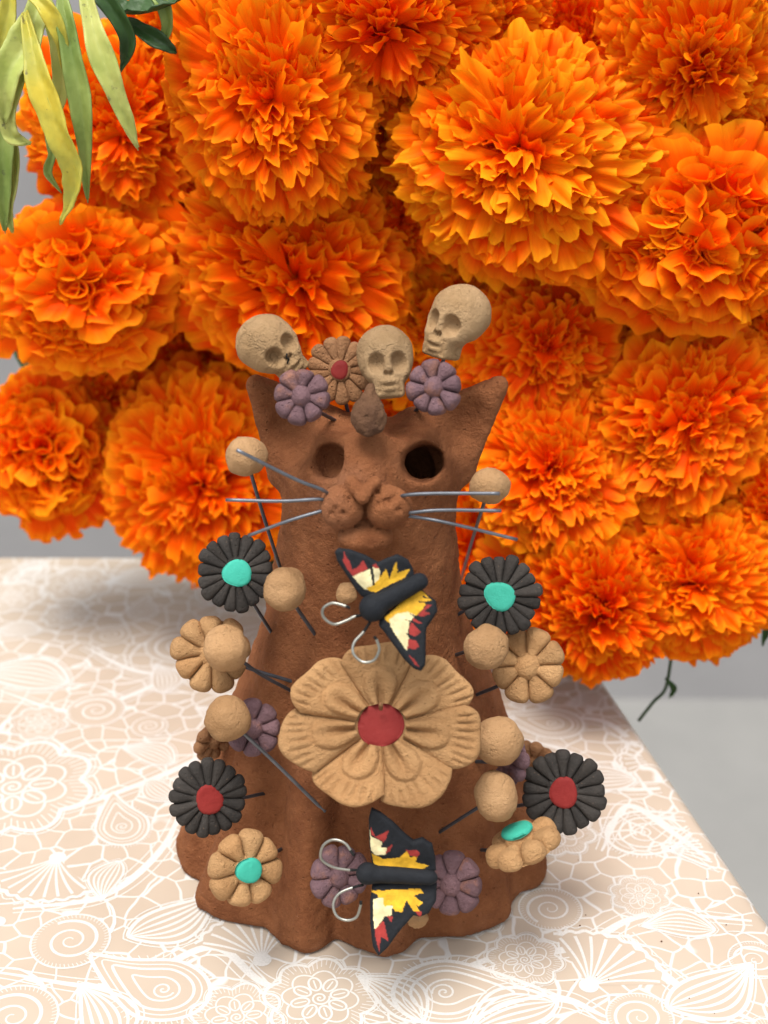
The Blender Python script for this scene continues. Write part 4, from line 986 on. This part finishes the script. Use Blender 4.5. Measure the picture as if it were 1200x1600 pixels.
FL = [
 (430, 150, 8.0, 170, (.0, -1, .05), 'r', 'broad ruffled marigold near the top, left of centre'),
 (812, 240, 8.2, 192, (-.05, -1, .30), 'r', 'largest ruffled marigold, in the upper middle right'),
 (1075, 370, 8.0, 160, (.1, -1, -.1), 'q', 'marigold with rolled petals at the right edge, upper half'),
 (470, 420, 10.0, 178, (.05, -1, .0), 'o', 'open marigold with wide flat outer petals directly above the skulls'),
 (140, 445, 11.0, 135, (-.05, -1, .1), 'q', 'marigold of neatly rolled petals at the left, under the drooping leaves'),
 (205, 205, 11.5, 138, (-.1, -1, -.1), 'o', 'marigold half covered by the drooping pale leaves'),
 (82, 700, 12.5, 118, (-.2, -1, .1), 'q', 'lowest marigold at the left edge'),
 (322, 742, 11.5, 150, (.0, -1, .15), 'r', 'low marigold left of the whiskers'),
 (1080, 95, 9.0, 150, (.1, -1, -.4), 'r', 'ruffled marigold in the top right corner, facing down'),
 (600, 20, 8.5, 150, (.0, -1, -.5), 'r', 'marigold cut by the top edge at the middle'),
 (850, 535, 9.5, 130, (.0, -1, .15), 'r', 'marigold right of the highest skull'),
 (1060, 650, 8.5, 152, (.1, -1, .2), 'r', 'marigold at the right edge, middle height'),
 (860, 735, 8.0, 132, (-.1, -1, .5), 'r', 'marigold behind the right whiskers, facing up'),
 (1075, 900, 7.5, 135, (.1, -1, .2), 'r', 'rounded marigold low at the right, beyond the tan flowers'),
 (930, 930, 7.0, 130, (.0, -1, -.1), 'o', 'lowest marigold, hanging over the edge of the table'),
 (295, 300, 12.8, 105, (0, -1, 0), 'r', 'recessed marigold between the two upper left ones'),
 (660, 120, 12.5, 110, (0, -1, -.1), 'r', 'recessed marigold left of the dark gap at the top'),
 (175, 610, 13.8, 95, (0, -1, 0), 'r', 'recessed marigold above the lowest left one'),
 (960, 640, 11.5, 120, (0, -1, 0), 'r', 'recessed marigold between the blooms at right, middle height'),
 (625, 200, 10.8, 120, (0, -1, 0), 'r', 'recessed marigold between the broad one and the largest one'),
 (630, 640, 13.0, 150, (0, -1, .1), 'r', 'marigold hidden mostly by the head of the figurine'),
 (628, 330, 11.0, 125, (0, -1, .1), 'r', 'recessed marigold between the three largest ones'),
 (900, 60, 12.5, 140, (0, -1, -.1), 'r', 'shaded marigold set back at the top, right of the dark gap'),
 (1200, 220, 11.0, 130, (0, -1, 0), 'r', 'marigold cut by the right edge near the top'),
 (740, 850, 10.5, 120, (0, -1, .1), 'r', 'marigold behind the right turquoise daisy'),
 (340, 30, 12.0, 130, (0, -1, -.2), 'r', 'set back marigold at the top beside the green leaves'),
 (950, 455, 11.0, 130, (0, -1, 0), 'r', 'shaded marigold recessed in the middle of the right half'),
 (1200, 540, 12.0, 120, (0, -1, 0), 'r', 'marigold cut by the right edge at middle height'),
 (1185, 790, 9.0, 110, (0, -1, 0), 'r', 'marigold cut by the right edge, lower half'),
 (680, 500, 11.5, 125, (0, -1, 0), 'r', 'marigold seen between the middle skull and the highest skull'),
 (740, 20, 9.5, 110, (0, -1, -.5), 'r', 'marigold cut by the top edge above the largest one'),
 (290, 560, 14.5, 110, (0, -1, .1), 'r', 'deeply shaded marigold in the gap left of the leaning skull'),
 (960, 800, 10.5, 125, (0, -1, .1), 'r', 'marigold between the two lowest ones on the right'),
]
for i, (px, py, Y, r, fc, k, lab) in enumerate(FL): marigold(px, py, Y, r, fc, k, lab, n=298 if r > 125 else 250, seed=50 + i)

# ------------------------------------------------------------------ leaves
def leaf(name, pts, wmax, m, label, cat='leaf', fold=.35, seed=1, curl=.0, group=None, face=(0, -1, .3)):
    wmax = wmax * .64; fold = fold * 1.9; p = bez(pts, 8); n = len(p); t = np.gradient(p, axis=0); t /= np.linalg.norm(t, axis=1, keepdims=True)
    fv_ = np.array(face, float); nu = 9; v = []; rs = np.random.RandomState(seed); ph = rs.uniform(0, 6)
    for i in range(n):
        k = i / (n - 1); w = wmax * (math.sin(math.pi * min(1, k * .92 + .06)) ** .75) * (1 + .08 * math.sin(k * 14 + ph)); s = np.cross(t[i], fv_); s /= np.linalg.norm(s); nn = np.cross(s, t[i])
        tw = curl * k; s2 = s * math.cos(tw) + nn * math.sin(tw); n2 = -s * math.sin(tw) + nn * math.cos(tw)
        for j in range(nu):
            u = -1 + 2 * j / (nu - 1); v.append(p[i] + s2 * u * w * .5 + n2 * (fold * w * abs(u) ** 1.3 * .5 + .07 * wmax * math.sin(k * 26 + u * 3 + ph) * abs(u) + .035 * wmax * math.sin(k * 61 + u * 5)))
    base = p[0]; v = np.array(v) - base
    f = grid_faces(n, nu); me = new_mesh(name, v, f, m)
    o = add(name, me, Matrix.Translation(Vector(base) * S)); md = o.modifiers.new('thickness', 'SOLIDIFY'); md.thickness = .0004
    tag(o, label, cat, group)
    # midrib as a part
    q = bez([x - base for x in p[::6]] + [p[-1] - base], 3); vv_, ff_ = tube(q, .05, 6, taper=np.linspace(1, .3, len(q)))
    add('midrib', new_mesh('midrib', vv_, ff_, m), WORLD[o], o)
    return o
G = 'drooping leaves at the top left corner'
leaf('leaf', [P(75, -40, 5.5), P(45, 60, 4.5), P(12, 120, 4), P(8, 190, 4.1)], 1.35, M_PALE, 'pale wilted leaf nearest the left edge of the frame', seed=1, group=G)
leaf('leaf', [P(60, 20, 5), P(38, 90, 4.4), P(15, 160, 4.2), P(18, 210, 4.2), P(48, 225, 4.3)], .85, M_PALE, 'pale leaf with a hooked tip behind the yellow leaf', seed=2, group=G)
leaf('leaf', [P(40, 20, 4.6), P(60, 110, 3.8), P(92, 200, 3.5), P(120, 280, 3.6), P(97, 350, 3.9)], 1.15, M_YELLOW, 'bright yellow drooping leaf with a curled brown tip', seed=3, curl=-.5, group=G)
leaf('leaf', [P(95, -20, 4.8), P(110, 70, 4.2), P(130, 180, 4), P(137, 310, 4.2)], .95, M_GREY, 'long grey green leaf hanging straight down beside the yellow one', seed=4, group=G)
leaf('leaf', [P(130, -30, 4.8), P(150, 60, 4.2), P(178, 140, 4), P(214, 230, 4.2)], 1.0, M_PALE, 'pale green leaf rightmost of the drooping ones', seed=5, curl=.3, group=G)
leaf('leaf', [P(70, 200, 5.5), P(82, 240, 5.2), P(76, 270, 5.2), P(95, 300, 5.3)], .4, M_GREY, 'small withered leaf tip dangling behind the yellow leaf', seed=6, group=G)
leaf('leaf', [P(-20, 60, 6), P(0, 160, 5.6), P(6, 260, 5.4), P(8, 360, 5.6)], 1.1, M_GREY, 'dark green leaf cut by the left edge of the frame', seed=7, group=G)
leaf('leaf', [P(150, -10, 7), P(190, 20, 6.6), P(245, 15, 6.4), P(300, -10, 6.5)], 1.2, M_LEAF, 'broad green leaf along the top edge', seed=8, group=G, face=(0, -.4, 1))
leaf('leaf', [P(195, 30, 7), P(225, 50, 6.6), P(255, 68, 6.4), P(275, 82, 6.5)], .75, M_LEAF, 'short green leaf over the top left marigold', seed=9, group=G)
for q_, (pts_, w_, mm_, lb_) in enumerate([
  ([P(20, -30, 5), P(10, 40, 4.8), P(-8, 110, 4.8), P(-12, 170, 5)], 1.0, M_YELLOW, 'yellowing leaf half out of the frame at the left edge'),
  ([P(60, -30, 6), P(88, 50, 5.6), P(98, 130, 5.5), P(84, 200, 5.6)], .8, M_PALE, 'pale leaf behind the yellow and the grey green ones'),
  ([P(10, 180, 5.8), P(22, 250, 5.6), P(12, 320, 5.6), P(20, 362, 5.7)], .7, M_PALE, 'pale leaf tip low at the left edge'),
  ([P(110, -30, 6.4), P(160, -5, 6), P(200, 60, 6), P(190, 110, 6.2)], .8, M_LEAF, 'fresh green leaf hanging behind the rightmost pale leaf'),
  ([P(215, -20, 7), P(250, 0, 6.6), P(262, 40, 6.6), P(250, 75, 6.7)], .6, M_GREY, 'small folded green leaf beside the short green one'),
  ([P(30, -20, 4.6), P(70, 10, 4.2), P(96, 60, 4.2), P(104, 120, 4.4)], .7, M_YELLOW, 'short yellow green leaf at the top of the drooping ones')]):
    leaf('leaf', pts_, w_, mm_, lb_, seed=60 + q_, group=G)
DG = 'dark leaves in the gaps of the bunch'
dark = [(260, 330, 14, .5, 'between the two left marigolds'), (350, 600, 15.5, 1.0, 'left of the leaning skull'), (60, 558, 15, 2.2, 'by the left edge at middle height'), (860, 20, 15, 1.3, 'in the gap at the top edge'),
        (380, 850, 14, -.6, 'under the left whiskers'), (1195, 180, 13, .8, 'at the right edge near the top'), (200, 60, 14, 1.1, 'behind the top left drooping leaves'), (1070, 770, 12, .9, 'between the two right marigolds')]
for i, (px, py, Y, a, where) in enumerate(dark):
    c = P(px, py, Y); d = np.array([math.cos(a), .2, math.sin(a)]); leaf('leaf', [c - d * 2.4, c - d * .8 + np.array([0, -.3, 0]), c + d * 1., c + d * 2.4], 1.7, M_LEAF, 'dark green leaf ' + where, seed=20 + i, group=DG)
c0 = P(1045, 1040, 8)
v, f = tube(bez([P(1050, 1020, 8) - c0, P(1040, 1075, 8) - c0, P(1020, 1098, 8) - c0, P(998, 1126, 8) - c0], 8), .06, 8)
o = add('loose_stem', new_mesh('loose_stem', v, f, M_LEAF), Matrix.Translation(Vector(c0) * S)); tag(o, 'thin green stem trailing below the lowest marigold past the table edge', 'stem')
leaf('leaf', [P(1204, 900, 8), P(1203, 940, 8), P(1197, 980, 8), P(1191, 1008, 8)], .5, M_LEAF, 'narrow green leaf hanging at the right edge of the frame', seed=40)
leaf('leaf', [P(1040, 1060, 8), P(1052, 1075, 8), P(1046, 1090, 8)], .35, M_LEAF, 'small leaf on the loose stem under the lowest marigold', seed=41)
# specks of dirt on the cloth
sv, sf = [], []
for k in range(26):
    q = T(rnd.uniform(760, 1180), rnd.uniform(1180, 1590)) if k < 30 else T(rnd.uniform(0, 500), rnd.uniform(1350, 1590))
    if q[0] > edge_at(q[1])[0] - .6: continue
    r = rnd.uniform(.01, .032); o_ = len(sv)
    for z_, rr in ((.02, r), (.02 + r * .8, r * .5)):
        for a in range(5): sv.append((q[0] + rr * math.cos(a * 1.2566), q[1] + rr * math.sin(a * 1.2566) * rnd.uniform(.6, 1.2), z_))
    for a in range(5): sf.append((o_ + a, o_ + (a + 1) % 5, o_ + 5 + (a + 1) % 5, o_ + 5 + a))
    sf.append(tuple(o_ + 5 + a for a in range(5)))
o = add('crumbs', new_mesh('crumbs', sv, sf, M_DROP, False)); tag(o, 'dark specks of dirt scattered on the tablecloth', 'dirt', kind='stuff')
